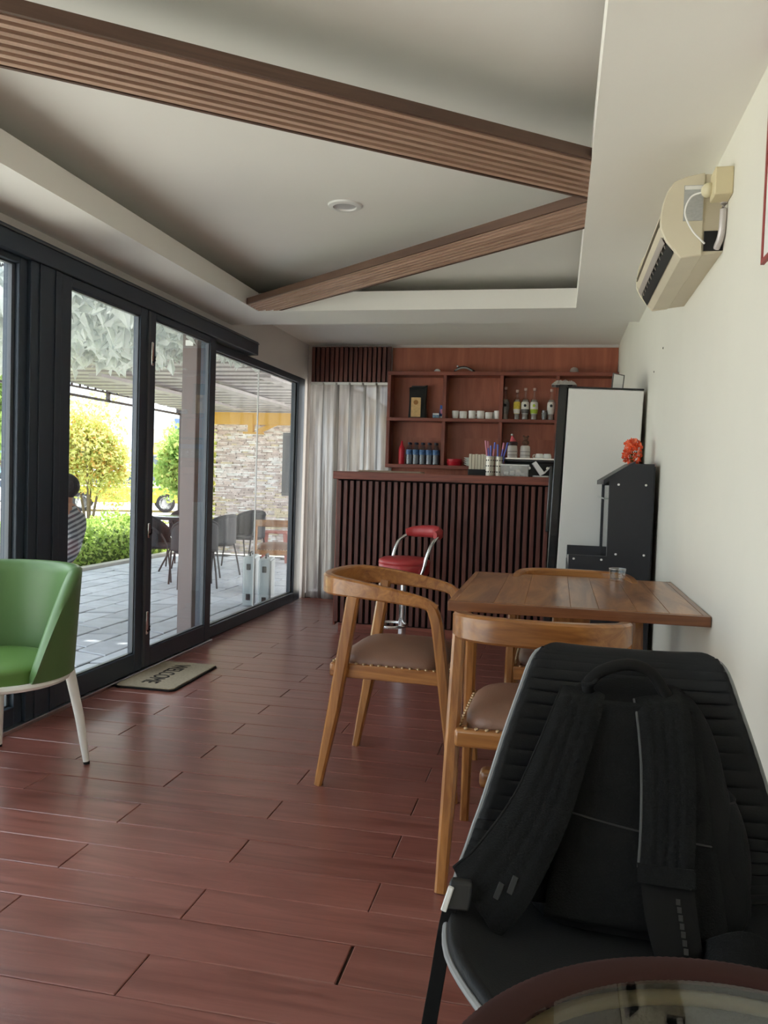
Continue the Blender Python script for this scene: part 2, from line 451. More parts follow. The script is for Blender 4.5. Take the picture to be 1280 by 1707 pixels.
dl = empty('downlight', (-1.073, 3.95, 2.53), 0, 'round white recessed downlight in the ceiling tray', 'downlight')
MB().lathe([(.055, -.002), (.058, -.012), (.080, -.008), (.084, 0)], 32).build('bezel', m_white, dl, smooth=True)
MB().lathe([(.0, -.006), (.056, -.004)], 32, cap=False).build('diffuser', mat('frosted_diffuser', srgb(190, 190, 192), .35), dl, smooth=True)
# ------------------------------------------------------------------ bar counter
bar = empty('bar_counter', (-.6, 6.45, 0), 0, 'dark red wooden bar counter fronted with upright slats', 'counter')
def BL(name, x0, x1, y0, y1, z0, z1, m, root, bevel=0, **k):
    l = root.location
    return B(name, x0 - l.x, x1 - l.x, y0 - l.y, y1 - l.y, z0 - l.z, z1 - l.z, m, root, bevel, **k)
BL('plinth', -1.63, .48, 6.165, 6.72, 0, .066, m_maho_x, bar)
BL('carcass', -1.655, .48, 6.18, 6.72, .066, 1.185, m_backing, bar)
BL('end_panel', -1.672, -1.655, 6.155, 6.74, .05, 1.185, m_maho_z, bar, .003)
top = BL('countertop', -1.695, .485, 6.125, 6.76, 1.185, 1.245, m_maho_x, bar, .004)
sl = None
i = 0
x = -1.648
while x < .46:
    if sl is None:
        sl = MB().box(-.0155, .0155, -.014, .014, -.55, .55).build('slat', m_mahod, bar, bevel=.003, bseg=1)
    else:
        o = bpy.data.objects.new('slat', sl.data); COL.objects.link(o); o.parent = bar
        mm = o.modifiers.new('bevel', 'BEVEL'); mm.width = .003; mm.segments = 1; sl2 = o
    (sl if i == 0 else o).location = (x + .6, 6.166 - 6.45, .625)
    x += .0492; i += 1

# ------------------------------------------------------------------ back panel, shelf unit, valance
pn = empty('wall_panelling', (-.54, 7.75, 0), 0, 'plain red brown wooden panelling above and below the bar shelves', 'panel')
BL('upper_board', -1.585, .49, 7.742, 7.762, 1.6, 2.445, m_maho_p, pn)
BL('lower_board', -1.585, .49, 7.742, 7.762, .9, 1.6, m_maho_p, pn)
sh = empty('wall_shelf', (-.54, 7.65, 1.30), 0, 'red brown wooden wall shelf with two rows of open compartments', 'shelf')
SY0, SY1 = 7.555, 7.740
for nm, z0, z1 in (('shelf_board', 2.165, 2.20), ('shelf_board', 1.742, 1.772), ('shelf_board', 1.305, 1.338)):
    BL(nm, -1.59, .49, SY0, SY1, z0, z1, m_maho_x, sh, .003)
for xx in (-1.574, -1.052, -.532, -.034, .472):
    BL('upright', xx - .016, xx + .016, SY0 + .006, SY1, 1.338, 1.742, m_maho_z, sh, .002)
    BL('upright', xx - .016, xx + .016, SY0 + .006, SY1, 1.772, 2.165, m_maho_z, sh, .002)
vl = empty('slatted_valance', (-1.98, 7.70, 2.1), 0, 'dark slatted wooden panel hung above the strip curtain', 'panel')
BL('backing_board', -2.375, -1.60, 7.705, 7.72, 2.115, 2.445, m_backing, vl)
for k in range(17):
    xx = -2.352 + k * .0465
    BL('slat', xx - .0165, xx + .0165, 7.675, 7.705, 2.112, 2.446, m_mahod, vl, .003)

# ------------------------------------------------------------------ plastic strip curtain
def pvc():
    m = bpy.data.materials.new('pvc_strip'); m.use_nodes = True; nt = m.node_tree; nt.nodes.clear(); L = nt.links
    out = N(nt, 'ShaderNodeOutputMaterial'); d = N(nt, 'ShaderNodeBsdfDiffuse'); t = N(nt, 'ShaderNodeBsdfTranslucent'); g = N(nt, 'ShaderNodeBsdfGlossy'); tr = N(nt, 'ShaderNodeBsdfTransparent')
    g.inputs['Roughness'].default_value = .18
    tc = N(nt, 'ShaderNodeTexCoord'); mp = N(nt, 'ShaderNodeMapping'); mp.inputs['Scale'].default_value = (14, 14, .9)
    L.new(tc.outputs['Object'], mp.inputs['Vector'])
    nz = N(nt, 'ShaderNodeTexNoise'); nz.inputs['Scale'].default_value = 2; nz.inputs['Detail'].default_value = 5; L.new(mp.outputs[0], nz.inputs['Vector'])
    cr = N(nt, 'ShaderNodeValToRGB'); e = cr.color_ramp.elements; e[0].position = .3; e[0].color = srgb(140, 134, 134); e[1].position = .7; e[1].color = srgb(190, 187, 182)
    L.new(nz.outputs['Fac'], cr.inputs['Fac']); L.new(cr.outputs[0], d.inputs['Color']); L.new(cr.outputs[0], t.inputs['Color'])
    a = N(nt, 'ShaderNodeMixShader'); a.inputs['Fac'].default_value = .6; L.new(d.outputs[0], a.inputs[1]); L.new(t.outputs[0], a.inputs[2])
    b = N(nt, 'ShaderNodeMixShader'); b.inputs['Fac'].default_value = .22; L.new(a.outputs[0], b.inputs[1]); L.new(tr.outputs[0], b.inputs[2])
    c = N(nt, 'ShaderNodeMixShader'); c.inputs['Fac'].default_value = .12; L.new(b.outputs[0], c.inputs[1]); L.new(g.outputs[0], c.inputs[2])
    L.new(c.outputs[0], out.inputs['Surface']); return m
m_pvc = pvc()
cu = empty('strip_curtain', (-1.98, 7.70, 0), 0, 'cloudy plastic strip curtain hanging in the doorway beside the bar', 'curtain')
for k in range(6):
    x0 = -2.385 + k * .132
    ph = random.uniform(0, 6)
    def fn(u, v, x0=x0, ph=ph, k=k):
        z = .012 + v * 2.088
        s = 1 - v
        return (x0 + u * .165 + .02 * s * math.sin(ph) + 1.98, (-.012 if k % 2 else .012) + s * (.014 * math.sin(u * 7 + ph) + .009 * math.sin(u * 13 - ph + v * 2)) - .03 * s * math.sin(v * 2 + ph), z)
    st = MB().grid(fn, 16, 24).build('strip', m_pvc, cu, smooth=80, solid=.002)
    B('clip', x0 + .012 + 1.98, x0 + .125 + 1.98, -.02, .012, 2.085, 2.108, m_white, cu, .002)
BL('hanging_rail', -2.39, -1.60, 7.705, 7.725, 2.098, 2.112, m_steel, cu)

# ------------------------------------------------------------------ things on the shelf
m_cup = mat('white_china', srgb(238, 236, 230), .25)
m_redp = mat('red_plastic', srgb(190, 32, 48), .35)
m_bag = mat('black_foil', srgb(24, 27, 27), .35, bump=.5, bscale=18)
m_kraft = mat('kraft_paper', srgb(205, 170, 118), .7, var=.15, vscale=40)
m_print = mat('brown_print', srgb(150, 104, 52), .7)
m_clear = glass_mat('clear_bottle', (.93, .95, .95, 1), 1.0, 0.02)
m_liquid = mat('pale_spirit', srgb(196, 186, 176), .1, spec=.5, alpha=.45)
Z1, Z2 = 1.772, 1.338
SYI = 7.645

bag = empty('coffee_bag', (-1.312, SYI, Z1), 0, 'black foil coffee bag with kraft label on the upper shelf', 'coffee bag')
def fbag(u, v):
    a = u * 2 * math.pi; w = .088 * (1 - .06 * math.sin(v * 3)); d = .045 * (1 - v) ** .7 + .006
    z = v * .30 + (.012 * math.cos(a) if v > .9 else 0)
    return (w * math.copysign(abs(math.cos(a)) ** .6, math.cos(a)), d * math.copysign(abs(math.sin(a)) ** .7, math.sin(a)) + .01 * v, z)
MB().grid(fbag, 28, 14, True).build('pouch', m_bag, bag, smooth=60)
B('label_panel', -.055, .035, -.05, -.045, .01, .19, m_kraft, bag)
MB().lathe([(.0, 0), (.022, 0), (.022, .002)], 20).build('label_seal', m_print, bag, loc=(-.01, -.0505, .145), rot=(R(90), 0, 0))
B('fold_clip', -.06, .075, -.02, .006, .288, .302, m_bag, bag, .003)
bx = empty('small_box', (-1.135, SYI - .02, Z1), R(8), 'small pale blue printed box beside the coffee bag', 'box')
B('carton', -.03, .03, -.025, .025, 0, .048, mat('pale_blue_carton', srgb(120, 150, 175), .5, var=.5, vscale=60), bx, .002)
B('flap', -.028, .028, -.027, -.024, .032, .046, m_white, bx)
po = empty('snack_pouch', (-1.075, SYI, Z1), R(-6), 'blue and pink snack pouch standing on the upper shelf', 'pouch')
MB().grid(lambda u, v: (.033 * math.cos(u * 6.283) * (1 - .25 * v), .016 * math.sin(u * 6.283) * (1 - .8 * v), v * .125 + .004 * math.cos(u * 12)), 20, 8, True).build('pouch', mat('blue_foil', srgb(58, 92, 160), .35, var=.5, vscale=45), po, smooth=True)
B('printed_patch', -.018, .016, -.018, -.012, .045, .088, mat('pink_print', srgb(190, 120, 140), .5, var=.4, vscale=70), po, .002)
B('foot_band', -.03, .03, -.018, .012, 0, .022, m_white, po, .003)

def cup_prof(r0, r1, h): return [(0, .002), (r0 * .9, 0), (r0, .004), (r0 + (r1 - r0) * .5, h * .5), (r1, h), (r1 - .004, h), (r0 - .003, .008), (0, .008)]
def cup(x, flip, handle, label, r0=.026, r1=.033, h=.075, y=SYI):
    c = empty('coffee_cup', (x, y, Z1), 0, label, 'cup', 'white cups in a row on the upper shelf')
    pr = cup_prof(r0, r1, h)
    if flip: pr = [(r, h - z) for r, z in pr][::-1]
    MB().lathe(pr, 24, cap=False).build('cup_body', m_cup, c, smooth=50)
    if handle:
        s = handle
        MB().tube(smooth_path([(s * .029, 0, h * .25), (s * .05, 0, h * .3), (s * .054, 0, h * .6), (s * .031, 0, h * .75)], 5), .004, 8, up=(0, 1, 0)).build('handle', m_cup, c, smooth=True)
cup(-.955, 0, 0, 'leftmost white cup on the upper shelf, flared and upright')
cup(-.882, 1, 0, 'white cup turned upside down, second from the left', .037, .034, .072)
cup(-.800, 0, 1, 'white mug with its handle to the right, third from the left', .033, .035, .077)
cup(-.722, 0, 0, 'white straight cup upright, fourth from the left', .034, .036, .077)
cup(-.645, 1, 0, 'white cup turned upside down, fifth from the left', .036, .033, .066)
cup(-.602, 0, 0, 'white cup half hidden behind the rightmost cup', .026, .032, .07, SYI + .05)
cup(-.565, 0, 0, 'rightmost white cup of the row, flared and upright', .026, .034, .08)

def bottle(x, labcol, lab2, label, h=.29, r=.036, y=SYI, cap_m=None):
    b = empty('bottle', (x, y, Z1), 0, label, 'bottle', 'spirit bottles on the upper shelf')
    MB().lathe([(0, 0), (r * .82, 0), (r * .9, .012), (r * .78, .04), (r, .10), (r, .15), (r * .8, .185), (.013, .215), (.011, h - .03), (.0125, h - .02)], 24).build('glass', m_clear, b, smooth=60)
    MB().lathe([(0, .004), (r * .78, .004), (r * .72, .04), (r * .93, .10), (r * .93, .15), (r * .7, .185)], 20).build('liquid', m_liquid, b, smooth=60)
    lb = MB().lathe([(r * .80, .055), (r * 1.01, .10), (r * 1.01, .152), (r * .9, .165)], 24, cap=False).build('label_band', labcol, b, smooth=60)
    if lab2: MB().lathe([(r * .84, .058), (r * 1.025, .098)], 24, cap=False).build('label_stripe', lab2, lb, smooth=60)
    MB().sphere((0, -r * .98, .13), .012, .006, .014).build('emblem', m_black if cap_m is None else cap_m, lb, smooth=True)
    MB().lathe([(0, h - .024), (.0135, h - .024), (.0145, h - .002), (.012, h), (0, h)], 16).build('cap', mat('pink_cap', srgb(206, 172, 160), .5), b, smooth=50)
ml_w = mat('white_label', srgb(222, 218, 210), .55, var=.12, vscale=60)
ml_y = mat('yellow_label', srgb(214, 190, 70), .55, var=.2, vscale=60)
ml_g = mat('green_label', srgb(170, 192, 60), .55, var=.2, vscale=60)
ml_k = mat('grey_label', srgb(110, 105, 105), .55, var=.3, vscale=60)
bottle(-.497, ml_k, None, 'dark labelled spirit bottle, leftmost of the four on the shelf', .30)
bottle(-.392, ml_y, ml_w, 'spirit bottle with a yellow label on the shelf', .275, .032, cap_m=ml_y)
bottle(-.318, ml_w, ml_k, 'spirit bottle with a white label and dark emblem', .292)
bottle(-.238, ml_w, ml_g, 'spirit bottle with a white and green label', .292, cap_m=ml_g)
bottle(-.085, ml_w, ml_w, 'spirit bottle half hidden behind the refrigerator edge', .285)
t = empty('glass_tumbler', (-.142, SYI - .02, Z1), 0, 'small clear patterned glass beside the bottles', 'glass')
MB().lathe([(0, 0), (.026, 0), (.03, .09), (.027, .09), (.023, .006), (0, .006)], 20).build('tumbler', glass_mat('cut_glass', (.8, .82, .82, 1), 1, .05), t, smooth=50)
MB().lathe([(.0265, .02), (.0295, .07)], 12, cap=False).build('pattern_band', mat('etched_band', srgb(150, 140, 130), .4, alpha=.5, var=.4, vscale=90), t)

rb = empty('red_bottle', (-1.445, SYI - .03, Z2), 0, 'slim bright red bottle at the left of the lower shelf', 'bottle')
MB().lathe([(0, 0), (.027, 0), (.029, .006), (.029, .14), (.024, .165), (.012, .18), (.009, .215), (.004, .222), (0, .222)], 24).build('bottle_body', m_redp, rb, smooth=50)
MB().lathe([(.0125, .176), (.0135, .186), (.012, .19)], 16).build('collar', m_redp, rb, smooth=50)
m_wb = glass_mat('water_bottle', (.86, .9, .93, 1), 1, .03)
m_wl = mat('blue_water_label', srgb(70, 105, 150), .45, var=.6, vscale=55)
m_wc = mat('dark_cap', srgb(45, 42, 60), .45)
m_wt = mat('cloudy_water', srgb(170, 172, 175), .15, alpha=.5)
wb0 = None
for r_ in range(2):
    for c_ in range(5):
        lab = ('front row' if r_ == 0 else 'back row') + ' water bottle, ' + ('first', 'second', 'third', 'fourth', 'fifth')[c_] + ' from the red bottle'
        loc = (-1.372 + c_ * .0625, SYI - .045 + r_ * .064, Z2)
        if wb0 is None:
            wb0 = empty('water_bottle', loc, 0, lab, 'water bottle', 'water bottles on the lower shelf')
            MB().lathe([(0, 0), (.027, 0), (.029, .008), (.026, .03), (.029, .05), (.026, .075), (.029, .095), (.029, .14), (.02, .17), (.012, .18), (.012, .19)], 20).build('bottle_body', m_wb, wb0, smooth=50)
            MB().lathe([(0, .003), (.026, .004), (.024, .03), (.026, .05), (.024, .075), (.026, .095), (.026, .13)], 16).build('water', m_wt, wb0, smooth=50)
            MB().lathe([(.0295, .092), (.0295, .138)], 20, cap=False).build('label_band', m_wl, wb0, smooth=50)
            MB().lathe([(0, .186), (.0145, .186), (.0145, .206), (0, .206)], 16).build('cap', m_wc, wb0, smooth=40)
        else:
            o = copy_tree(wb0); o.location = loc; o['label'] = lab
rt = empty('red_tin', (-.945, SYI - .03, Z2), 0, 'low round red bowl on the lower shelf', 'bowl')
MB().lathe([(0, 0), (.06, 0), (.068, .01), (.07, .06), (.066, .062), (.062, .012), (0, .012)], 32).build('bowl', m_redp, rt, smooth=50)
MB().lathe([(.069, .028), (.073, .032), (.073, .038), (.069, .042)], 32, cap=False).build('rim_band', m_redp, rt, smooth=50)
for k in range(4):
    s_ = empty('saucer', (-.80, SYI - .04, Z2 + k * .019), 0, ('lowest', 'second lowest', 'second highest', 'topmost')[k] + ' white bowl in the small stack on the lower shelf', 'bowl', 'stacked white bowls')
    MB().lathe([(0, 0), (.03, 0), (.034, .006), (.056, .016), (.058, .02), (.054, .02), (.03, .008), (0, .007)], 28).build('dish', mat('pale_china', srgb(222, 224, 212), .3), s_, smooth=50)
    MB().lathe([(.0565, .0172), (.0585, .020), (.0575, .0205)], 28, cap=False).build('rim', m_white, s_, smooth=50)

# on top of the shelf
ZT = 2.20
wd = empty('white_dome', (-1.135, 7.62, ZT), 0, 'small white rounded cap lying on top of the shelf', 'cap')
MB().lathe([(0, .032), (.016, .029), (.028, .016), (.032, .003), (.032, 0), (0, 0)][::-1], 24).build('dome', m_cup, wd, smooth=60)
MB().lathe([(.032, 0), (.034, .002), (.032, .005)], 24, cap=False).build('rim', m_white, wd, smooth=True)
gg = empty('carry_strap', (-.885, 7.62, ZT), R(6), 'black and grey carrying strap bundled on top of the shelf', 'strap')
MB().sweep(smooth_path([(-.09, 0, .008), (-.05, 0, .04), (.0, 0, .05), (.05, 0, .035), (.10, 0, .006)], 6), .012, .05, up=(0, 1, 0)).build('band', m_black, gg, smooth=True)
MB().sweep(smooth_path([(-.085, -.03, .012), (-.03, -.03, .035), (.02, -.03, .036), (.075, -.03, .01)], 6), .014, .012, up=(0, 1, 0)).build('grey_edge', mat('grey_webbing', srgb(140, 142, 140), .6), gg, smooth=True)
MB().sphere((-.06, -.02, .052), .01).build('stud', m_chrome, gg, smooth=True)
fl = empty('flat_dish', (-.335, 7.62, ZT), 0, 'thin shallow dish lying on top of the shelf', 'dish')
MB().lathe([(0, 0), (.03, 0), (.046, .008), (.044, .009), (.028, .003), (0, .003)], 24).build('dish', mat('beige_dish', srgb(176, 140, 122), .4), fl, smooth=50)
MB().lathe([(.044, .008), (.0475, .0095), (.045, .0105)], 24, cap=False).build('rim', mat('dish_rim', srgb(205, 180, 165), .4), fl, smooth=50)
cd = empty('clear_dome_lid', (.105, 7.62, ZT), 0, 'clear plastic dome lid on top of the shelf near the right wall', 'lid')
MB().lathe([(.012, .05), (.028, .042), (.038, .022), (.040, 0)], 24, cap=False).build('dome', mat('frosted_clear', srgb(190, 185, 182), .3, alpha=.55), cd, smooth=60)
MB().lathe([(.040, 0), (.046, 0), (.046, .004), (.040, .004)], 24, cap=False).build('flange', mat('frosted_clear_rim', srgb(200, 196, 194), .3, alpha=.7), cd, smooth=40)

# ------------------------------------------------------------------ things on the counter
ZC = 1.245
m_hold = mat('cutlery_holder', srgb(212, 206, 190), .3, metal=.25)
for k, (xx, lab, cc) in enumerate(((-.512, 'left perforated cutlery cup holding straws on the bar counter', 0), (-.447, 'right perforated cutlery cup holding straws on the bar counter', 1))):
    h = empty('cutlery_holder', (xx, 6.33 + .02 * k, ZC), 0, lab, 'cutlery holder', 'perforated straw holders on the counter')
    MB().lathe([(0, 0), (.031, 0), (.031, .148), (.029, .148), (.029, .004), (0, .004)], 24, cap=False).build('cup', m_hold, h, smooth=50)
    dots = MB()
    for zz in (.03, .075, .118):
        for a in range(-3, 4, 2):
            an = R(-90 + a * 18); dots.sphere((.031 * math.cos(an), .031 * math.sin(an), zz), .005, .005, .006, 8, 5)
    dots.build('perforations', m_black, h, smooth=True)
    MB().lathe([(.031, .144), (.033, .146), (.033, .15), (.029, .15)], 24, cap=False).build('rim', m_steel, h, smooth=50)
m_str = [mat('straw_violet', srgb(110, 105, 190), .4), mat('straw_pink', srgb(206, 130, 150), .4), mat('straw_blue', srgb(96, 110, 200), .4)]
for k, (xx, dx, c_, hh, lab) in enumerate(((-.528, -.018, 1, .262, 'pink straw leaning furthest left in the cutlery cups'), (-.520, -.010, 0, .258, 'violet straw beside the leftmost pink straw'), (-.508, -.002, 2, .225, 'short blue straw in the left cutlery cup'),
                                ((-.497), .012, 1, .25, 'pink straw standing upright between the two cutlery cups'), (-.455, -.004, 2, .235, 'blue straw in the right cutlery cup'), (-.440, .02, 0, .25, 'violet straw leaning right in the right cutlery cup'), (-.432, .036, 2, .252, 'blue straw leaning furthest right in the cutlery cups'))):
    s_ = empty('drinking_straw', (xx, 6.33 + .004 * k, ZC + .006), 0, lab, 'straw', 'drinking straws in the cutlery cups')
    MB().tube([(0, 0, 0), (dx * .6, 0, hh * .6), (dx, 0, hh * .8)], .0062, 8).build('stem', m_str[c_], s_, smooth=True)
    MB().tube([(dx, 0, hh * .8), (dx * 1.3, 0, hh)], .0068, 8).build('tip', m_str[(c_ + 1) % 3 if k % 2 else c_], s_, smooth=True)
nb = empty('paper_stack', (-.66, 6.40, ZC), 0, 'cream block of upright paper napkins on the bar counter', 'napkins')
nb.location = (-.63, 6.62, ZC)
B('holder', -.075, .08, -.05, .05, 0, .05, m_black, nb, .004)
for k in range(6): B('napkin_block', -.07 + k * .024, -.048 + k * .024, -.045, .045, .05, .172 - .003 * (k % 2), mat('cream_paper', srgb(226, 218, 196), .8) if k == 0 else bpy.data.materials['cream_paper'], nb, .002)
cm = empty('coffee_machine', (-.24, 6.56, ZC), 0, 'black coffee machine with cups stacked on its top', 'coffee machine')
B('housing', -.17, .22, -.10, .16, 0, .115, m_black, cm, .008); B('cup_tray', -.175, .225, -.12, .165, .115, .135, mat('tray_metal', srgb(60, 60, 62), .35, metal=.4), cm, .004)
B('tray_rail', -.175, .225, -.122, -.116, .135, .146, m_chrome, cm)
for k in range(5): MB().lathe([(.012, 0), (.012, .018)], 12).build('knob', m_chrome, cm, loc=(-.12 + k * .07, -.10, .07), rot=(R(90), 0, 0))
ZM = ZC + .135
m_scup = mat('striped_cup', srgb(216, 210, 204), .4)
for s_i, (xx, nm) in enumerate(((-.355, 'left'), (-.258, 'right'))):
    for k in range(3):
        c = empty('stacked_cup', (xx, 6.50, ZM + k * .028), 0, ('lowest', 'middle', 'topmost')[k] + ' upturned cup in the ' + nm + ' stack on the coffee machine', 'cup', 'upturned cups on the coffee machine')
        MB().lathe([(.040, 0), (.038, .02), (.036, .045), (.030, .052), (0, .052)], 24, cap=False).build('cup_body', m_scup, c, smooth=50)
        MB().lathe([(.0402, .003), (.0405, .007)], 24, cap=False).build('grey_band', mat('cup_band', srgb(120, 112, 112), .5) if (s_i == 0 and k == 0) else bpy.data.materials['cup_band'], c)
h1 = empty('pink_figurine', (-.352, 6.50, ZM + .108), 0, 'small figure with a pink cap on the left cup stack', 'figurine')
MB().lathe([(0, 0), (.034, 0), (.036, .02), (.028, .03), (0, .03)], 20).build('base', mat('dark_figure', srgb(60, 42, 40), .6), h1, smooth=40)
MB().grid(lambda u, v: (.026 * (1 - v) * math.cos(u * 6.283) - .012 * v, .02 * (1 - v) * math.sin(u * 6.283), .03 + v * .052), 16, 6, True).build('cap', mat('pink_cloth', srgb(206, 92, 100), .7), h1, smooth=True)
MB().sphere((-.012, 0, .083), .008).build('bobble', m_white, h1, smooth=True)
h2 = empty('brown_ornament', (-.256, 6.50, ZM + .108), 0, 'small brown bear-like ornament on the right cup stack', 'ornament')
orn = MB(); orn.sphere((0, 0, .022), .026, .022, .024); orn.build('body', mat('brown_plush', srgb(104, 74, 58), .9, var=.4, vscale=60), h2, smooth=True)
MB().sphere((0, -.002, .055), .02, .018, .018).build('head', bpy.data.materials['brown_plush'], h2, smooth=True)
for s in (-1, 1): MB().sphere((s * .017, 0, .072), .008).build('ear', bpy.data.materials['brown_plush'], h2, smooth=True)
for k, (xx, lab) in enumerate(((-.148, 'single white upturned cup left on the coffee machine'), (-.088, 'single white upturned cup beside the refrigerator edge'))):
    c = empty('upturned_cup', (xx, 6.50, ZM), 0, lab, 'cup', 'upturned cups on the coffee machine')
    MB().lathe([(.034, 0), (.032, .03), (.026, .048), (0, .05)], 24, cap=False).build('cup_body', m_cup, c, smooth=50)
    MB().tube(smooth_path([(-.031, 0, .04), (-.046, 0, .036), (-.046, 0, .018), (-.033, 0, .014)], 4), .0035, 8, up=(0, 1, 0)).build('handle', m_cup, c, smooth=True)
pb = empty('plastic_tub', (-.32, 6.27, ZC), 0, 'clear plastic tub of sachets on the bar counter', 'tub')
m_tub = mat('frosted_tub', srgb(225, 225, 222), .25, alpha=.3)
tb = MB(); tb.box(-.095, .095, -.05, .05, 0, .004); tb.box(-.1, -.096, -.055, .055, 0, .085); tb.box(.096, .1, -.055, .055, 0, .085); tb.box(-.1, .1, -.055, -.051, 0, .085); tb.box(-.1, .1, .051, .055, 0, .085)
tb.build('tub', m_tub, pb)
tr = MB(); tr.box(-.105, .105, -.06, -.05, .082, .09); tr.box(-.105, .105, .05, .06, .082, .09); tr.box(-.105, -.095, -.05, .05, .082, .09); tr.box(.095, .105, -.05, .05, .082, .09)
tr.build('rim', mat('tub_rim', srgb(222, 222, 220), .3), pb)
for k in range(4): B('sachet', -.08 + k * .04, -.045 + k * .04, -.03, .03, .006 + .004 * k, .03 + .01 * (k % 3), m_white, pb, .004, rot=(.1 * k, .1, .1 * k))
pp = empty('paper_scoop', (-.132, 6.27, ZC), R(10), 'folded white paper wrapper beside the plastic tub', 'paper')
MB().add([(-.06, -.02, .10), (-.035, -.03, .115), (.03, -.03, .03), (.0, -.02, .012), (-.06, .03, .1), (-.03, .03, .12), (.035, .03, .04), (.005, .03, .012), (.075, -.03, .08), (.075, .03, .08)],
         [(0, 1, 2, 3), (4, 7, 6, 5), (0, 4, 5, 1), (3, 2, 6, 7), (2, 8, 9, 6), (0, 3, 7, 4)]).build('fold', m_white, pp, solid=.003)
B('under_fold', -.05, .06, -.035, .04, 0, .012, m_white, pp, .004)
tp = empty('serving_tray', (-1.35, 6.50, ZC), R(2), 'thin pale tray lying at the left of the bar counter', 'tray')
B('tray_base', -.20, .28, -.1, .12, 0, .008, mat('pale_laminate', srgb(196, 182, 164), .4), tp, .003)
edge = MB()
for a, b, c_, e in ((-.21, .29, -.11, -.1), (-.21, .29, .12, .13), (-.21, -.2, -.1, .12), (.28, .29, -.1, .12)): edge.box(a, b, c_, e, 0, .016)
edge.build('tray_edge', mat('tray_edge', srgb(170, 150, 130), .5), tp, bevel=.002)
# ------------------------------------------------------------------ refrigerator, display cabinet, flowers
fr = empty('refrigerator', (.20, 5.31, 0), 0, 'tall white sided refrigerator with a black door beside the bar', 'refrigerator')
fr.rotation_euler = (0, R(1.5), 0)
m_frw = mat('fridge_white', srgb(226, 226, 222), .38)
m_frk = mat('fridge_black', srgb(24, 28, 32), .25, coat=.3)
B('body', -.205, .225, -.29, .29, .03, 1.765, m_frw, fr, .006)
dr = B('door', -.262, -.214, -.292, .292, .05, 1.785, m_frk, fr, .006)
B('door_gasket', -.214, -.205, -.28, .28, .06, 1.76, m_rubber, dr)
B('door_handle', -.285, -.262, -.25, -.22, .9, 1.3, m_frk, dr, .005)
B('top_cap', -.214, .225, -.292, .292, 1.766, 1.775, m_frk, fr)
for sx in (-.17, .19):
    for sy in (-.24, .24): MB().lathe([(.02, 0), (.02, .03)], 12).build('foot', m_rubber, fr, loc=(sx, sy, 0.004 + (.004 if sx < 0 else .0)))
pbg = empty('plastic_bag', (.015, 5.16, 1.793), 0, 'crumpled clear plastic bag lying on the refrigerator', 'plastic bag')
random.seed(3)
jit = [[random.uniform(-1, 1) for _ in range(12)] for _ in range(24)]
MB().grid(lambda u, v: (.075 * (2 * u - 1), .07 * (2 * v - 1), .004 + (.03 + .012 * jit[int(u * 17)][int(v * 9)]) * (1 - (2 * u - 1) ** 2) ** .5 * (1 - (2 * v - 1) ** 2) ** .5), 18, 10).build('sheet', mat('crumpled_plastic', srgb(196, 190, 184), .3, alpha=.7, bump=.5, bscale=40), pbg, solid=.002)
B('contents', -.05, .05, -.05, .05, 0, .02, m_black, pbg, .006)
cs = empty('card_stand', (.33, 5.22, 1.778), R(20), 'small white card propped in a stand on the refrigerator', 'card')
B('card', -.032, .032, -.003, .003, .006, .10, m_white, cs, .001, rot=(R(-8), R(8), 0)); B('stand_foot', -.036, .036, -.02, .02, 0, .008, mat('grey_card_foot', srgb(110, 108, 108), .5), cs, .002)
cf = MB()
for a, b, c_, e in ((-.037, .037, .001, .006), (-.037, .037, .1, .105), (-.037, -.032, .006, .1), (.032, .037, .006, .1)): cf.box(a, b, -.005, .005, c_, e)
cf.build('card_frame', bpy.data.materials['grey_card_foot'], cs, rot=(R(-8), R(8), 0))

cb = empty('display_cabinet', (.26, 4.60, 0), 0, 'black stepped display cabinet standing between table and refrigerator', 'cabinet')
m_cab = mat('black_laminate', srgb(40, 42, 48), .42)
def lpanel(y0, y1):
    x0, xs, x1 = -.192, -.008, .205
    poly = [(x0, 0), (x1, 0), (x1, 1.312), (.112, 1.312), (-.008, 1.232), (-.008, .845), (x0, .845)]
    return MB().prism(poly, y0, y1, 'y')
for y0, y1 in ((-.35, -.33), (.33, .35)): lpanel(y0, y1).build('side_panel', m_cab, cb, bevel=.002)
B('back_panel', .195, .212, -.33, .33, .03, 1.30, m_cab, cb)
B('top_panel', .11, .205, -.33, .33, 1.292, 1.31, m_cab, cb)
MB().prism([(-.036, 1.205), (-.008, 1.222), (.114, 1.305), (.114, 1.325), (-.036, 1.228)], -.352, .352, 'y').build('sloped_top_board', m_cab, cb)
B('desk_top', -.19, .19, -.33, .33, .775, .79, mat('white_laminate', srgb(206, 206, 204), .35), cb)
B('plinth', -.18, .2, -.33, .33, 0, .06, m_cab, cb)
for k in range(2):
    d_ = B('cabinet_door', -.195, -.178, -.325 + .33 * k, 0 + .325 * k - (.003 if k == 0 else 0), .07, .77, m_cab, cb, .002)
    B('handle', -.215, -.195, -.03 + .055 * k, -.02 + .055 * k, .5, .62, m_steel, d_, .002)
B('shelf_back', .18, .194, -.33, .33, .79, 1.29, bpy.data.materials['white_laminate'], cb)
B('glass_front', .0, .005, -.33, .33, .80, 1.20, glass_mat('cabinet_glass', (.75, .76, .78, 1), 1), cb)
B('glass_shelf', -.03, .18, -.33, .33, 1.13, 1.138, glass_mat('shelf_glass', (.8, .85, .83, 1), 1), cb)
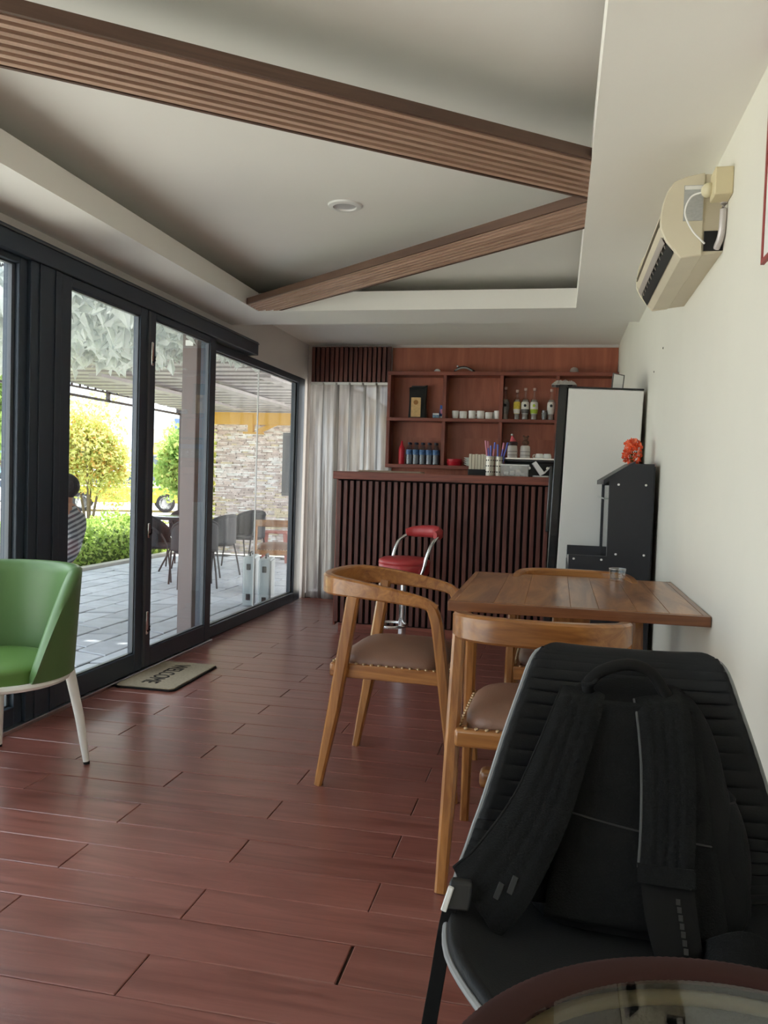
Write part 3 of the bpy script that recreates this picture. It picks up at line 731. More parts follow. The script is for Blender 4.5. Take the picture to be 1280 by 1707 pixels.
for xx, zz in ((.037, 1.206), (.168, 1.207), (.037, .858), (.172, .859), (-.166, .826), (-.031, .827), (.037, .4), (.172, .4)):
    MB().sphere((xx, -.3505, zz), .006, .002, .006, 10, 6).build('screw_cap', m_white, cb, smooth=True)

fw = empty('flower_bunch', (.385, 4.58, 1.326), 0, 'bunch of bright orange artificial flowers on the black cabinet', 'flowers')
m_or = mat('orange_petal', srgb(232, 92, 48), .6, var=.25, vscale=25)
m_or2 = mat('coral_petal', srgb(240, 128, 92), .6, var=.2, vscale=25)
random.seed(11)
for kk, mm in enumerate((m_or, m_or2)):
    pet = MB()
    for k in range(260 if kk == 0 else 110):
        a = random.uniform(0, 6.283); q = math.sqrt(random.random()); e = random.uniform(-1, 1)
        c = Vector((.045 * q * math.cos(a) * (1 - e * e) ** .4, .065 * q * math.sin(a) * (1 - e * e) ** .4, .055 + e * .058))
        d = (c - Vector((0, 0, .02))).normalized(); s = d.cross(Vector((random.random(), random.random(), random.random() - .5))).normalized(); n2 = d.cross(s)
        L, w = random.uniform(.014, .024), random.uniform(.006, .009)
        pet.add([c, c + d * L * .5 + s * w + n2 * .002, c + d * L + n2 * random.uniform(-.006, .006), c + d * L * .5 - s * w - n2 * .002], [(0, 1, 2, 3)])
    o = pet.build('petals', mm, fw); o['kind'] = 'stuff'
for k in range(5): MB().tube([(.004 * k - .008, 0, 0), (.01 * k - .02, .008 * (k % 3) - .008, .06)], .003, 6).build('stem', mat('flower_stem', srgb(70, 96, 40), .6) if k == 0 else bpy.data.materials['flower_stem'], fw)

# ------------------------------------------------------------------ air conditioner
ac = empty('air_conditioner', (XR, 3.28, 1.96), 0, 'cream split air conditioner mounted high on the right wall', 'air conditioner')
m_ac = mat('aged_cream_plastic', srgb(214, 205, 182), .42, var=.04, vscale=8)
m_ac2 = mat('yellowed_plastic', srgb(212, 200, 164), .45)
AY0, AY1 = -.42, .42
front = [(-.063, .0), (-.128, -.008), (-.150, .012), (-.150, .05), (-.172, .075), (-.186, .085), (-.193, .115), (-.188, .16), (-.176, .20), (-.158, .232), (-.12, .248), (-.063, .258)]
fp = MB().prism(front, AY0, AY1, 'y').build('front_cover', m_ac, ac, smooth=30)
MB().prism([(-.063, -.001), (-.0, .008), (-.0, .258), (-.063, .259)], AY0 + .003, AY1 - .003, 'y').build('rear_body', mat('cream_plastic_rear', srgb(206, 196, 172), .45), ac, smooth=30)
# end caps slightly proud with a seam
for y0, y1 in ((AY0 - .006, AY0 + .012), (AY1 - .012, AY1 + .006)):
    MB().prism([(-.065, -.003), (-.130, -.011), (-.178, .045), (-.197, .085), (-.199, .115), (-.193, .165), (-.180, .205), (-.16, .236), (-.12, .252), (-.065, .262)], y0, y1, 'y').build('end_cap', m_ac, ac, bevel=.004)
MB().prism([(-.151, .01), (-.149, .055), (-.176, .072), (-.17, .04)], AY0 + .014, AY1 - .014, 'y').build('air_outlet', mat('outlet_black', srgb(16, 18, 20), .6), ac)
lv = MB().prism([(-.181, .050), (-.178, .048), (-.188, .066), (-.191, .068)], AY0 + .03, AY1 - .03, 'y').build('louvre', mat('louvre_grey', srgb(168, 160, 152), .4), ac)
MB().prism([(-.184, .07), (-.181, .068), (-.196, .095), (-.199, .097)], AY0 + .02, AY1 - .02, 'y').build('louvre', m_ac, ac)
for k in range(11):
    yy = AY0 + .07 + k * .07
    MB().prism([(-.152, .045), (-.172, .04), (-.184, .066), (-.168, .078)], yy, yy + .003, 'y').build('vane', bpy.data.materials['louvre_grey'], ac)
for zz in (.112, .122): B('panel_groove', -.1985, -.19, AY0 + .012, AY1 - .012, zz, zz + .002, mat('groove_dark', srgb(120, 112, 98), .6) if zz < .115 else bpy.data.materials['groove_dark'], ac)
def sticker():
    m, nt, b = newmat('printed_rating_label'); L = nt.links
    tc = N(nt, 'ShaderNodeTexCoord'); br = N(nt, 'ShaderNodeTexBrick'); mp = N(nt, 'ShaderNodeMapping')
    mp.inputs['Rotation'].default_value = (R(90), 0, 0); mp.inputs['Scale'].default_value = (40, 40, 40)
    L.new(tc.outputs['Object'], mp.inputs['Vector']); L.new(mp.outputs[0], br.inputs['Vector'])
    br.inputs['Color1'].default_value = srgb(196, 197, 196); br.inputs['Color2'].default_value = srgb(176, 178, 178); br.inputs['Mortar'].default_value = srgb(120, 122, 122)
    br.inputs['Scale'].default_value = 4; br.inputs['Mortar Size'].default_value = .03; br.inputs['Brick Width'].default_value = .9; br.inputs['Row Height'].default_value = .32
    L.new(br.outputs['Color'], b.inputs['Base Color']); b.inputs['Roughness'].default_value = .4; return m
B('rating_label', -.128, -.068, AY0 - .0075, AY0 - .0055, .108, .222, sticker(), ac)
B('label_header', -.126, -.070, AY0 - .0080, AY0 - .006, .208, .22, m_white, ac)
B('pipe_opening', -.06, -.002, AY0 - .004, AY0 + .01, .012, .075, bpy.data.materials['outlet_black'], ac)
MB().tube(smooth_path([(-.012, -.465, .20), (-.012, -.465, .10), (-.014, -.452, .05), (-.02, -.42, .02)], 6), .011, 10).build('drain_pipe', mat('wrapped_pipe', srgb(206, 200, 198), .35, metal=.3), ac, smooth=True)
so = empty('socket_outlet', (XR, 2.775, 2.12), 0, 'yellowed plastic socket box on the wall beside the air conditioner', 'socket')
B('box', -.055, 0, -.045, .04, -.01, .075, m_ac2, so, .004)
MB().sphere((-.062, .03, .028), .022, .03, .022).build('plug', mat('cream_plug', srgb(216, 208, 176), .4), so, smooth=True)
MB().tube(smooth_path([(-.075, .035, .025), (-.11, .05, .015), (-.125, .062, -.03), (-.10, .068, -.085), (-.06, .066, -.13)], 6), .003, 8).build('power_cord', m_white, so, smooth=True)

pf = empty('wall_frame', (XR, 1.96, 1.775), 0, 'white wall board with a thin red frame at the right edge', 'wall board')
B('board', -.006, 0, .06, .30, .01, .5, m_white, pf)
for a, b, c_, e in ((.045, .06, 0, .51), (.30, .315, 0, .51), (.06, .30, 0, .012), (.06, .30, .498, .51)): B('frame_edge', -.009, 0, a, b, c_, e, mat('red_frame', srgb(150, 62, 60), .5) if a == .045 else bpy.data.materials['red_frame'], pf)

# ------------------------------------------------------------------ dining table
tb = empty('dining_table', (.07, 3.21, 0), 0, 'rectangular brown wooden dining table against the right wall', 'table')
x0, x1, y0, y1, zt = -.345, .4905, 2.735, 3.690, .797
X0, X1, YA, YZ = x0 - .07, x1 - .07, y0 - 3.21, y1 - 3.21
ew = .022
nb_ = 7; ws = [.13, .10, .15, .09, .12, .10, .10]; tot = sum(ws); cx = X0 + ew
for w in ws:
    w2 = w / tot * (X1 - X0 - 2 * ew)
    B('top_board', cx + .0004, cx + w2 - .0004, YA + ew, YZ - ew, zt - .024, zt, m_top, tb, .0008, bseg=1); cx += w2
B('edge_strip', X0, X1, YA, YA + ew - .001, zt - .034, zt - .001, m_topedge, tb, .002); B('edge_strip', X0, X1, YZ - ew + .001, YZ, zt - .034, zt - .001, m_topedge, tb, .002)
B('edge_strip', X0, X0 + ew - .001, YA + ew, YZ - ew, zt - .034, zt - .001, m_top, tb, .002); B('edge_strip', X1 - ew + .001, X1, YA + ew, YZ - ew, zt - .034, zt - .001, m_top, tb, .002)
B('subframe', X0 + .1, X1 - .06, YA + .12, YZ - .12, zt - .052, zt - .026, m_teak_x, tb)
B('pedestal_post', -.07, .07, -.04, .05, .06, zt - .05, m_teak_z, tb, .006)
B('pedestal_foot', -.325, .36, -.035, .045, .0, .075, m_teak_x, tb, .022, bseg=3)
B('pedestal_arm', -.28, .3, -.035, .045, zt - .10, zt - .05, m_teak_x, tb, .008)
tg = empty('drinking_glass', (.262, 3.60, .7975), 0, 'small clear drinking glass on the wooden dining table', 'glass')
MB().lathe([(0, 0), (.030, 0), (.035, .052), (.032, .052), (.028, .01), (0, .01)], 24, cap=False).build('glass', glass_mat('tumbler_glass', (.9, .92, .92, 1), 1, 0), tg, smooth=50)
MB().lathe([(.0352, .050), (.0358, .0535), (.0322, .0535)], 24, cap=False).build('rim', mat('glass_rim', srgb(225, 225, 220), .1, alpha=.6), tg, smooth=True)

# ------------------------------------------------------------------ wooden armchairs (sitter faces +Y)
def make_chair():
    c = empty('wooden_armchair')
    half = [(.238, .172, .715), (.243, .12, .738), (.247, .02, .755), (.246, -.09, .768), (.236, -.18, .776), (.205, -.25, .780), (.13, -.292, .781), (0, -.303, .781)]
    full = half + [(-x, y, z) for x, y, z in half[-2::-1]]
    path = smooth_path(full, 5)
    hs = [.036, .042, .052, .062, .070, .075, .076, .076, .076, .075, .070, .062, .052, .042, .036]
    MB().sweep(path, [.030, .031, .033, .036, .038, .04, .038, .036, .038, .04, .038, .036, .033, .031, .030], hs, (0, 0, 1), .18).build('back_rail', m_teak_x, c, smooth=35)
    for s in (-1, 1):
        MB().sweep([(s * .252, -.268, 0), (s * .244, -.215, .30), (s * .238, -.15, .755)], [.034, .042, .038], [.030, .048, .050], (0, 1, 0), .22).build('leg', m_teak_z, c, smooth=35)
        MB().sweep(smooth_path([(s * .252, .268, 0), (s * .245, .23, .30), (s * .240, .185, .62), (s * .239, .165, .70), (s * .240, .145, .732)], 4), [.030, .038, .034], [.028, .044, .044, .036], (0, 1, 0), .22).build('leg', m_teak_z, c, smooth=35)
        B('seat_rail', s * .214 - .014, s * .214 + .014, -.20, .205, .424, .478, m_teak_y, c, .004)
    B('seat_rail', -.232, .232, .195, .225, .424, .478, m_teak_x, c, .006); B('seat_rail', -.232, .232, -.245, -.212, .424, .478, m_teak_x, c, .010)
    def cush(u, v):
        a = u * 2 * math.pi; ca, sa = math.cos(a), math.sin(a); n = 5
        k = (abs(ca) ** n + abs(sa) ** n) ** (-1 / n)
        if v < .2: rr, z = 1.0, .470 + .012 * v / .2
        else:
            t = (v - .2) / .8; rr = 1 - t; rr = math.cos(t * math.pi / 2) ** .75; z = .482 + .068 * math.sin(t * math.pi / 2) ** .9
        pk = 1 + .006 * math.sin(a * 22) * (1 if .1 < v < .45 else 0)
        return (.214 * k * ca * rr * pk, -.012 + .208 * k * sa * rr * pk, z)
    MB().grid(cush, 72, 14, True).build('cushion', m_leather, c, smooth=70)
    nails = MB()
    for i in range(14):
        t = -.20 + .40 * i / 13
        for yy in (.222, -.236): nails.sphere((t, yy, .480), .0065, .0065, .005, 8, 5)
        for xx in (.222, -.222): nails.sphere((xx, t, .480), .0065, .0065, .005, 8, 5)
    nails.build('nail_trim', m_brass, c, smooth=True)['kind'] = 'stuff'
    return c
ch = make_chair()
ch.location = (-.585, 3.285, 0); ch.rotation_euler.z = R(-90 - 3)
G = 'wooden armchairs around the dining table'
tag(ch, 'curved wooden armchair seen side on at the left end of the dining table', 'chair', G)
c2 = copy_tree(ch); c2.location = (-.030, 2.605, 0); c2.rotation_euler.z = R(-1); c2['label'] = 'wooden armchair with its back to the camera, behind the black backpack'
c3 = copy_tree(ch); c3.location = (.085, 3.475, 0); c3.rotation_euler.z = R(180); c3['label'] = 'wooden armchair pushed in at the far side of the dining table'

# ------------------------------------------------------------------ bar stool
st = empty('bar_stool', (-1.03, 5.66, 0), R(-45), 'red padded bar stool with chrome arms in front of the counter', 'stool')
m_redv = mat('red_vinyl', srgb(176, 60, 62), .35, var=.05, vscale=10)
MB().lathe([(0, 0), (.20, 0), (.205, .008), (.19, .02), (.06, .035), (.03, .05)], 40).build('base', m_chrome, st, smooth=40)
MB().lathe([(.028, .04), (.028, .36), (.021, .362), (.021, .52)], 20).build('pole', m_chrome, st, smooth=40)
MB().lathe([(.05, .50), (.05, .52), (.12, .535)], 20).build('seat_plate', m_black, st, smooth=40)
MB().lathe([(0, .532), (.165, .532), (.180, .545), (.180, .60), (.176, .607), (.182, .613), (.178, .635), (.15, .65), (0, .655)], 40).build('seat', m_redv, st, smooth=60)
ringp = [(.0 + .115 * math.cos(a) - .0, .115 * math.sin(a) - .10, .185) for a in [i * 2 * math.pi / 32 for i in range(32)]]
MB().tube(ringp, .011, 10, closed=True).build('foot_ring', m_chrome, st, smooth=True)
MB().tube([(0, -.02, .185), (0, .012, .185)], .012, 8).build('foot_ring_bracket', m_chrome, st, smooth=True)
for s in (-1, 1):
    MB().tube(smooth_path([(s * .10, .0, .525), (s * .17, .01, .53), (s * .192, .02, .57), (s * .20, .05, .68), (s * .198, .09, .76), (s * .17, .16, .805), (s * .12, .20, .82)], 6), .0125, 10).build('arm_tube', m_chrome, st, smooth=True)
bp_ = smooth_path([(-.175, .13, .815), (-.15, .185, .822), (-.08, .225, .828), (0, .238, .83), (.08, .225, .828), (.15, .185, .822), (.175, .13, .815)], 5)
MB().sweep(bp_, [.03, .05, .056, .058, .056, .05, .03], [.05, .078, .085, .088, .085, .078, .05], (0, 0, 1), .35).build('back_pad', m_redv, st, smooth=60)

# ------------------------------------------------------------------ green tub chair (sitter faces -Y local)
gc = empty('green_tub_chair', (-2.105, 2.80, 0), R(-10), 'green leather tub chair with white tapered legs by the glass door', 'chair')
m_green = mat('green_leather', srgb(90, 122, 76), .36, var=.05, vscale=5, bump=.03, bscale=120)
m_green2 = mat('green_leather_seat', srgb(94, 130, 66), .36, var=.05, vscale=5)
def tub(inner):
    def fn(u, v):
        a = (u * 2 - 1) * R(110)         # 0 at back (+Y)
        k = abs(u * 2 - 1)
        top = .80 - .36 * max(0, (k - .50) / .50) ** 2.1
        bot = .40
        rr = (.285 if not inner else .245) + (.02 * v if not inner else .012 * v) + .0
        z = bot + (top - bot) * v
        if inner: z -= .004 * v
        sx, sy = 1.0, .96
        return (rr * sx * math.sin(a) * (1 - .03 * (1 - v)), rr * sy * math.cos(a) + .01, z)
    return fn
nu, nv = 56, 14
shell = MB()
fo, fi = tub(False), tub(True)
vo = [[Vector(fo(i / (nu - 1), j / (nv - 1))) for i in range(nu)] for j in range(nv)]
vi = [[Vector(fi(i / (nu - 1), j / (nv - 1))) for i in range(nu)] for j in range(nv)]
# closed loop of sections: up the outside, rounded rim, down the inside
secs = []
for i in range(nu):
    o_ = [vo[j][i] for j in range(nv)]; n_ = [vi[j][i] for j in range(nv)][::-1]
    mid = (o_[-1] + n_[0]) / 2 + Vector((0, 0, .014))
    q1 = (o_[-1] * .75 + n_[0] * .25) + Vector((0, 0, .011)); q2 = (o_[-1] * .25 + n_[0] * .75) + Vector((0, 0, .011))
    secs.append(o_ + [q1, mid, q2] + n_)
shell.rings(secs, cap=True)
shell.build('shell', m_green, gc, smooth=75)
MB().grid(lambda u, v: (lambda a, t: (.24 * math.cos(a) * (max(0, math.cos(t * 1.5707)) ** .5 if v > .3 else 1), -.035 + .245 * math.sin(a) * (max(0, math.cos(t * 1.5707)) ** .5 if v > .3 else 1), .40 + (v / .3 * .045 if v <= .3 else .045 + .03 * math.sin(t * 1.5708))))(u * 6.2832, max(0, (v - .3) / .7)), 48, 12, True).build('seat', m_green2, gc, smooth=70)
MB().tube([(.262 * math.cos(a), .255 * math.sin(a) - .005, .388) for a in [i * 2 * math.pi / 40 for i in range(40)]], .014, 8, closed=True).build('seat_ring', m_white, gc, smooth=True)
for sx in (-1, 1):
    for sy in (-1, 1):
        lg = MB().tube([(sx * .185, sy * .185, .40), (sx * .215, sy * .215, .2), (sx * .236, sy * .236, .012)], [.021, .018, .013], 12).build('leg', m_white, gc, smooth=True)
        MB().tube([(sx * .236, sy * .236, .014), (sx * .237, sy * .237, 0)], .0125, 12).build('foot_cap', m_rubber, lg)

# ------------------------------------------------------------------ doormat
dm = empty('doormat', (-2.185, 4.42, 0), R(1), 'beige WELCOME doormat with a dark edge inside the sliding door', 'doormat')
def rrect(hx, hy, r, n=5):
    out = []
    for cx_, cy_, a0 in ((hx - r, hy - r, 0), (-hx + r, hy - r, 90), (-hx + r, -hy + r, 180), (hx - r, -hy + r, 270)):
        for k in range(n + 1):
            a = R(a0 + 90 * k / n); out.append((cx_ + r * math.cos(a), cy_ + r * math.sin(a)))
    return out
MB().prism(rrect(.18, .315, .035), .001, .008).build('backing', m_rubber, dm)
MB().prism(rrect(.172, .307, .03), .008, .016).build('pile', mat('beige_coir', srgb(172, 160, 140), .95, var=.15, vscale=60, bump=.6, bscale=260), dm, bevel=.003)
def text_mesh(txt, size, parent, m, loc, rot, name='lettering', extr=.001):
    cu_ = bpy.data.curves.new('t', 'FONT'); cu_.body = txt; cu_.size = size; cu_.align_x = 'CENTER'; cu_.align_y = 'CENTER'; cu_.extrude = extr
    to = bpy.data.objects.new('t', cu_); COL.objects.link(to)
    dg = bpy.context.evaluated_depsgraph_get(); me = bpy.data.meshes.new_from_object(to.evaluated_get(dg))
    bpy.data.objects.remove(to); me.materials.clear(); me.materials.append(m); me.name = name
    o = bpy.data.objects.new(name, me); COL.objects.link(o); o.parent = parent; o.location = loc; o.rotation_euler = rot
    return o
lt = text_mesh('WELCOME', .118, dm, mat('black_print', srgb(38, 36, 34), .9), (-.015, 0, .0172), (0, 0, R(-90)))
lt.scale = (.80, 1.15, 1)

# ------------------------------------------------------------------ black ribbed lounge chair in the foreground
bc = empty('black_lounge_chair', (.160, 1.42, 0), 0, 'black ribbed lounge chair against the right wall holding the backpack', 'chair')
m_rib = mat('black_ribbed_fabric', srgb(19, 21, 24), .6, spec=.3, bump=.1, bscale=300)
prof = smooth_path([Vector((y, z, 0)) for y, z in [(-.36, .420), (-.32, .435), (-.20, .43), (-.05, .415), (.10, .41), (.20, .425), (.265, .48), (.305, .56), (.345, .65), (.385, .74), (.412, .805), (.424, .826)]], 12)
NP = len(prof)
wid = [q.x for q in smooth_path([Vector((w, 0, 0)) for w in (.17, .235, .295, .315, .318, .312, .298, .275, .25, .222, .200, .178)], 12)]
def shellf(u, v):
    q = v * (NP - 1); i = min(int(q), NP - 2); fq = q - i
    p = prof[i] * (1 - fq) + prof[i + 1] * fq; w = wid[i] * (1 - fq) + wid[i + 1] * fq
    a = prof[max(i - 1, 0)]; b = prof[min(i + 2, NP - 1)]
    t = (b - a).normalized(); nrm = Vector((-t.y, t.x))   # normal towards the sitter
    s = u * 2 - 1
    curl = .05 * abs(s) ** 3.0 * (1 - .5 * v)
    ribs = .0035 * abs(math.sin(v * 34 * math.pi)) * (1 - abs(s) ** 10) if v > .42 else 0
    y = p.x + nrm.x * (curl + ribs); z = p.y + nrm.y * (curl + ribs)
    return (w * s, y, z)
MB().grid(shellf, 33, 205).build('ribbed_shell', m_rib, bc, smooth=60, solid=.022, offset=-1)
edge_pts = []
for i in range(0, NP, 3): edge_pts.append(Vector(shellf(0, i / (NP - 1))))
e2 = [Vector(shellf(1, i / (NP - 1))) for i in range(0, NP, 3)]
topr = [Vector(shellf(k / 12, 1)) for k in range(1, 12)]; botr = [Vector(shellf(k / 12, 0)) for k in range(1, 12)]
loop = edge_pts + topr + e2[::-1] + botr[::-1]
MB().tube(loop, .006, 8, closed=True).build('piping', mat('grey_piping', srgb(130, 132, 134), .5), bc, smooth=True)
for sx in (-1, 1):
    MB().tube([(sx * .2, -.2, .405), (sx * .24, -.27, 0)], [.016, .011], 10).build('leg', m_black, bc, smooth=True)
    MB().tube([(sx * .2, .17, .40), (sx * .24, .25, 0)], [.016, .011], 10).build('leg', m_black, bc, smooth=True)
B('under_frame', -.21, .21, -.2, .18, .375, .395, m_black, bc, .004)

# ------------------------------------------------------------------ backpack
bk = empty('backpack', (.155, 1.405, .437), R(-2), 'black backpack leaning on the ribbed chair with its straps forward', 'backpack')
m_bp = mat('black_nylon', srgb(14, 15, 17), .8, spec=.25, bump=.15, bscale=220)
m_bp2 = mat('black_mesh_pad', srgb(18, 19, 20), .9, spec=.2, bump=.3, bscale=320)
m_bpw = mat('black_webbing', srgb(11, 11, 12), .8, spec=.25)
m_pipe = mat('grey_trim', srgb(70, 72, 74), .7)
m_seam = mat('dark_seam', srgb(36, 37, 38), .8)
# built upright: x right, y away from the camera, z up; the whole pack is sheared back at the end
def body(u, v):
    a = u * 2 * math.pi; n = 3.4
    ca, sa = math.cos(a), math.sin(a); k = (abs(ca) ** n + abs(sa) ** n) ** (-1 / n)
    pr = max(1 - max(0, (v - .60) / .40) ** 2.4, .0004) ** .5
    b0 = 1 - .22 * max(0, (.12 - v) / .12) ** 2
    w = (.200 - .05 * v) * pr ** .6 * b0; d = (.085 - .03 * v) * pr ** .6 * b0
    bulge = .014 * math.exp(-((v - .3) / .18) ** 2) * (ca > 0)
    return ((w + bulge) * k * ca, .085 + d * k * sa, .43 * v)
MB().grid(body, 64, 32, True).build('main_body', m_bp, bk, smooth=80)
MB().grid(lambda u, v: ((2 * u - 1) * (.150 - .035 * v), -.004 - .018 * math.sin(math.pi * u) ** .6 * max(0, math.sin(math.pi * v)) ** .5 - .004 * abs(math.sin(v * 12)), .02 + v * .375), 20, 48).build('back_panel', m_bp2, bk, smooth=70, solid=.006)
MB().tube([(-.13 + .26 * k / 10, -.020 - .012 * math.sin(math.pi * k / 10), .195 - .03 * k / 10) for k in range(11)], .0016, 6).build('panel_seam', m_seam, bk, smooth=True)
MB().grid(lambda u, v: (.165 + .042 * max(0, math.sin(math.pi * v)) ** .6 * math.cos(u * 6.2832), .085 + .062 * max(0, math.sin(math.pi * v)) ** .5 * math.sin(u * 6.2832), .005 + .235 * v), 24, 14, True).build('side_pocket', m_bp, bk, smooth=80)
MB().tube([(.166 + .0225 * math.cos(a), .085 + .036 * math.sin(a), .214) for a in [R(-120) + R(200) * k / 12 for k in range(13)]], .0018, 6).build('pocket_trim', m_seam, bk, smooth=True)
MB().tube(smooth_path([(-.085, .02, .40), (-.088, .004, .425), (-.062, -.004, .455), (-.01, .0, .472), (.035, .008, .458), (.066, .02, .41)], 6), .0125, 10).build('haul_loop', m_bpw, bk, smooth=True)
MB().tube(smooth_path([(-.098, -.008, .425), (-.078, -.02, .432), (-.07, .006, .444), (-.092, .014, .434)], 4, True), .0045, 6, closed=True).build('loop_stitching', m_bp2, bk, smooth=True)
def strap(name, path, ws, up, ridges=True, m=m_bp2, thick=.016, parent=None):
    path = smooth_path(path, 8); n = len(path); ws = lerp_list(list(ws), n)
    mb = MB(); fr = mb.frames(path, up); rings = []
    for i, (p, s, u) in enumerate(fr):
        w = ws[i]; sec = []
        for k in range(33):
            q = -1 + 2 * k / 32
            rid = .0034 * abs(math.sin(q * 2.5 * math.pi)) if ridges and abs(q) < .8 and .12 < i / (n - 1) else 0
            sec.append(p + s * (w / 2 * q) + u * (thick / 2 * (1 - q ** 6) + rid))
        sec += [p + s * (w / 2 * q) - u * thick / 2 * (1 - q ** 4) for q in (.98, .5, 0, -.5, -.98)]
        rings.append(sec)
    mb.rings(rings, True)
    return mb.build(name, m, parent or bk, smooth=60), fr, ws
UPF = (0, -1, 0)
rs, fr_, w_ = strap('shoulder_strap', [(.052, .02, .405), (.056, -.028, .375), (.060, -.040, .29), (.056, -.046, .19), (.050, -.046, .125)], (.100, .100, .096, .092, .090), UPF)
MB().tube([p - s * (ww / 2) for (p, s, u), ww in zip(fr_, w_)] if (fr_[3][1].x > 0) else [p + s * (ww / 2) for (p, s, u), ww in zip(fr_, w_)], .0026, 6).build('strap_trim', m_pipe, rs, smooth=True)
strap('strap_webbing', [(.050, -.044, .13), (.056, -.052, .07), (.066, -.05, .02), (.076, -.03, -.005)], (.086, .084, .076, .06), UPF, False, m_bpw, .008)
strap('strap_band', [(.050, -.056, .140), (.050, -.058, .112)], (.094, .094), UPF, False, m_bp2, .006)
wm = MB()
for k in range(7): wm.box(.064 + .0016 * k, .071 + .0016 * k, -.0595, -.0585, .088 - .011 * k, .096 - .011 * k)
wm.build('woven_mark', mat('faint_grey_thread', srgb(44, 44, 43), .9), rs)
ls, fr2, w2 = strap('shoulder_strap', [(-.098, .02, .405), (-.108, -.025, .375), (-.132, -.048, .30), (-.168, -.070, .20), (-.222, -.085, .105), (-.262, -.085, .060)], (.090, .092, .096, .105, .12, .125), (-.15, -1, 0))
MB().tube([p + s * (ww / 2) for (p, s, u), ww in zip(fr2, w2)], .0024, 6).build('strap_trim', m_bpw, ls, smooth=True)
MB().grid(lambda u, v: tuple(Vector((-.150 + .03 * v, .02, .03 + .30 * v)) * (1 - u) + Vector((-.262 + .14 * v, -.075 + .045 * v, .065 + .27 * v)) * u), 8, 12).build('strap_wing', m_bp, bk, smooth=True, solid=.006)
MB().sweep(smooth_path([(-.285, -.105, .095), (-.302, -.11, .05), (-.310, -.08, -.05), (-.316, -.06, -.13), (-.320, -.03, -.22), (-.322, 0, -.30)], 6), .024, .004, UPF, .2).build('hanging_webbing', m_bpw, bk, smooth=True)
bu = B('buckle', -.307, -.268, -.120, -.102, .058, .10, m_black, bk, .005)
MB().sweep([(-.302, -.123, .092), (-.310, -.123, .058)], .010, .006, UPF, .3).build('buckle_edge', mat('pale_plastic', srgb(206, 206, 206), .4), bu, smooth=True)
for k, dx in enumerate((0, .022)): MB().sweep([(-.228 + dx, -.098, .075 + .01 * k), (-.22 + dx, -.098, .098 + .012 * k)], .010, .004, UPF, .3).build('strap_tab', m_seam, bk)
MB().sweep(smooth_path([(.105, -.02, .0), (.125, -.075, .035), (.165, -.08, .05), (.20, -.05, .03), (.205, .0, .0)], 6), .045, .006, (0, -1, .6), .2).build('webbing_loop', m_bp2, bk, smooth=True)
SH = Matrix(((1, 0, 0, 0), (0, 1, .75, 0), (0, 0, .835, 0), (0, 0, 0, 1)))
for c_ in bk.children_recursive: c_.data.transform(SH)

# ------------------------------------------------------------------ round glass table
gt = empty('round_glass_table', (.193, .633, 0), 0, 'round glass topped table with a dark woven rim in the foreground', 'table')
ZG = .70; RO = .285; RI = .243
m_wick = mat('dark_woven_rim', srgb(54, 33, 31), .9, spec=.15)
def torus(Rm, r, z, wrap=0, n=200, m_=12, flat=.8):
    rings = []
    for i in range(n):
        a = 2 * math.pi * i / n; rr = r * (1 + (wrap if i % 2 else 0)); fl_ = flat
        rings.append([((Rm + rr * math.cos(b)) * math.cos(a), (Rm + rr * math.cos(b)) * math.sin(a), z + rr * fl_ * math.sin(b)) for b in [2 * math.pi * k / m_ for k in range(m_)]])
    return MB().rings(rings, closed=True)
torus((RO + RI) / 2, (RO - RI) / 2, ZG - .006, .055, 420, 12, .3).build('woven_rim', m_wick, gt, smooth=80)
MB().prism([((RI + .006) * math.cos(k * math.pi / 48), (RI + .006) * math.sin(k * math.pi / 48)) for k in range(96)], ZG - .010, ZG - .004).build('glass_top', glass_mat('smoky_table_glass', (.80, .82, .82, 1), 1.0, 0, .05), gt)
torus(.262, .0085, ZG - .034, .06, 220).build('inner_hoop', mat('beige_cane', srgb(168, 146, 104), .7), gt, smooth=80)
MB().lathe([(0, ZG - .10), (.255, ZG - .10), (.272, ZG - .06), (.274, ZG - .02)], 64, cap=False).build('under_tray', mat('dark_weave', srgb(30, 28, 28), .8, bump=.4, bscale=120), gt, smooth=40)
B('sticker', -.118, -.068, .145, .163, ZG - .0125, ZG - .0118, mat('sticker_paper', srgb(176, 178, 176), .6, var=.3, vscale=140), gt, rot=(0, 0, R(28)), loc=(.06, .06, 0))
MB().sphere((.055, RI - .008, ZG - .004), .006, .006, .003).build('bumper', mat('pale_bumper', srgb(220, 214, 180), .5), gt, smooth=True)
for k in range(4):
    a = R(45 + 90 * k)
    MB().tube(smooth_path([(.25 * math.cos(a), .25 * math.sin(a), ZG - .10), (.20 * math.cos(a), .20 * math.sin(a), .4), (.235 * math.cos(a), .235 * math.sin(a), 0)], 5), .013, 10).build('leg', m_wick, gt, smooth=True)
torus(.2, .009, .32, .06, 80).build('leg_hoop', m_wick, gt, smooth=True)
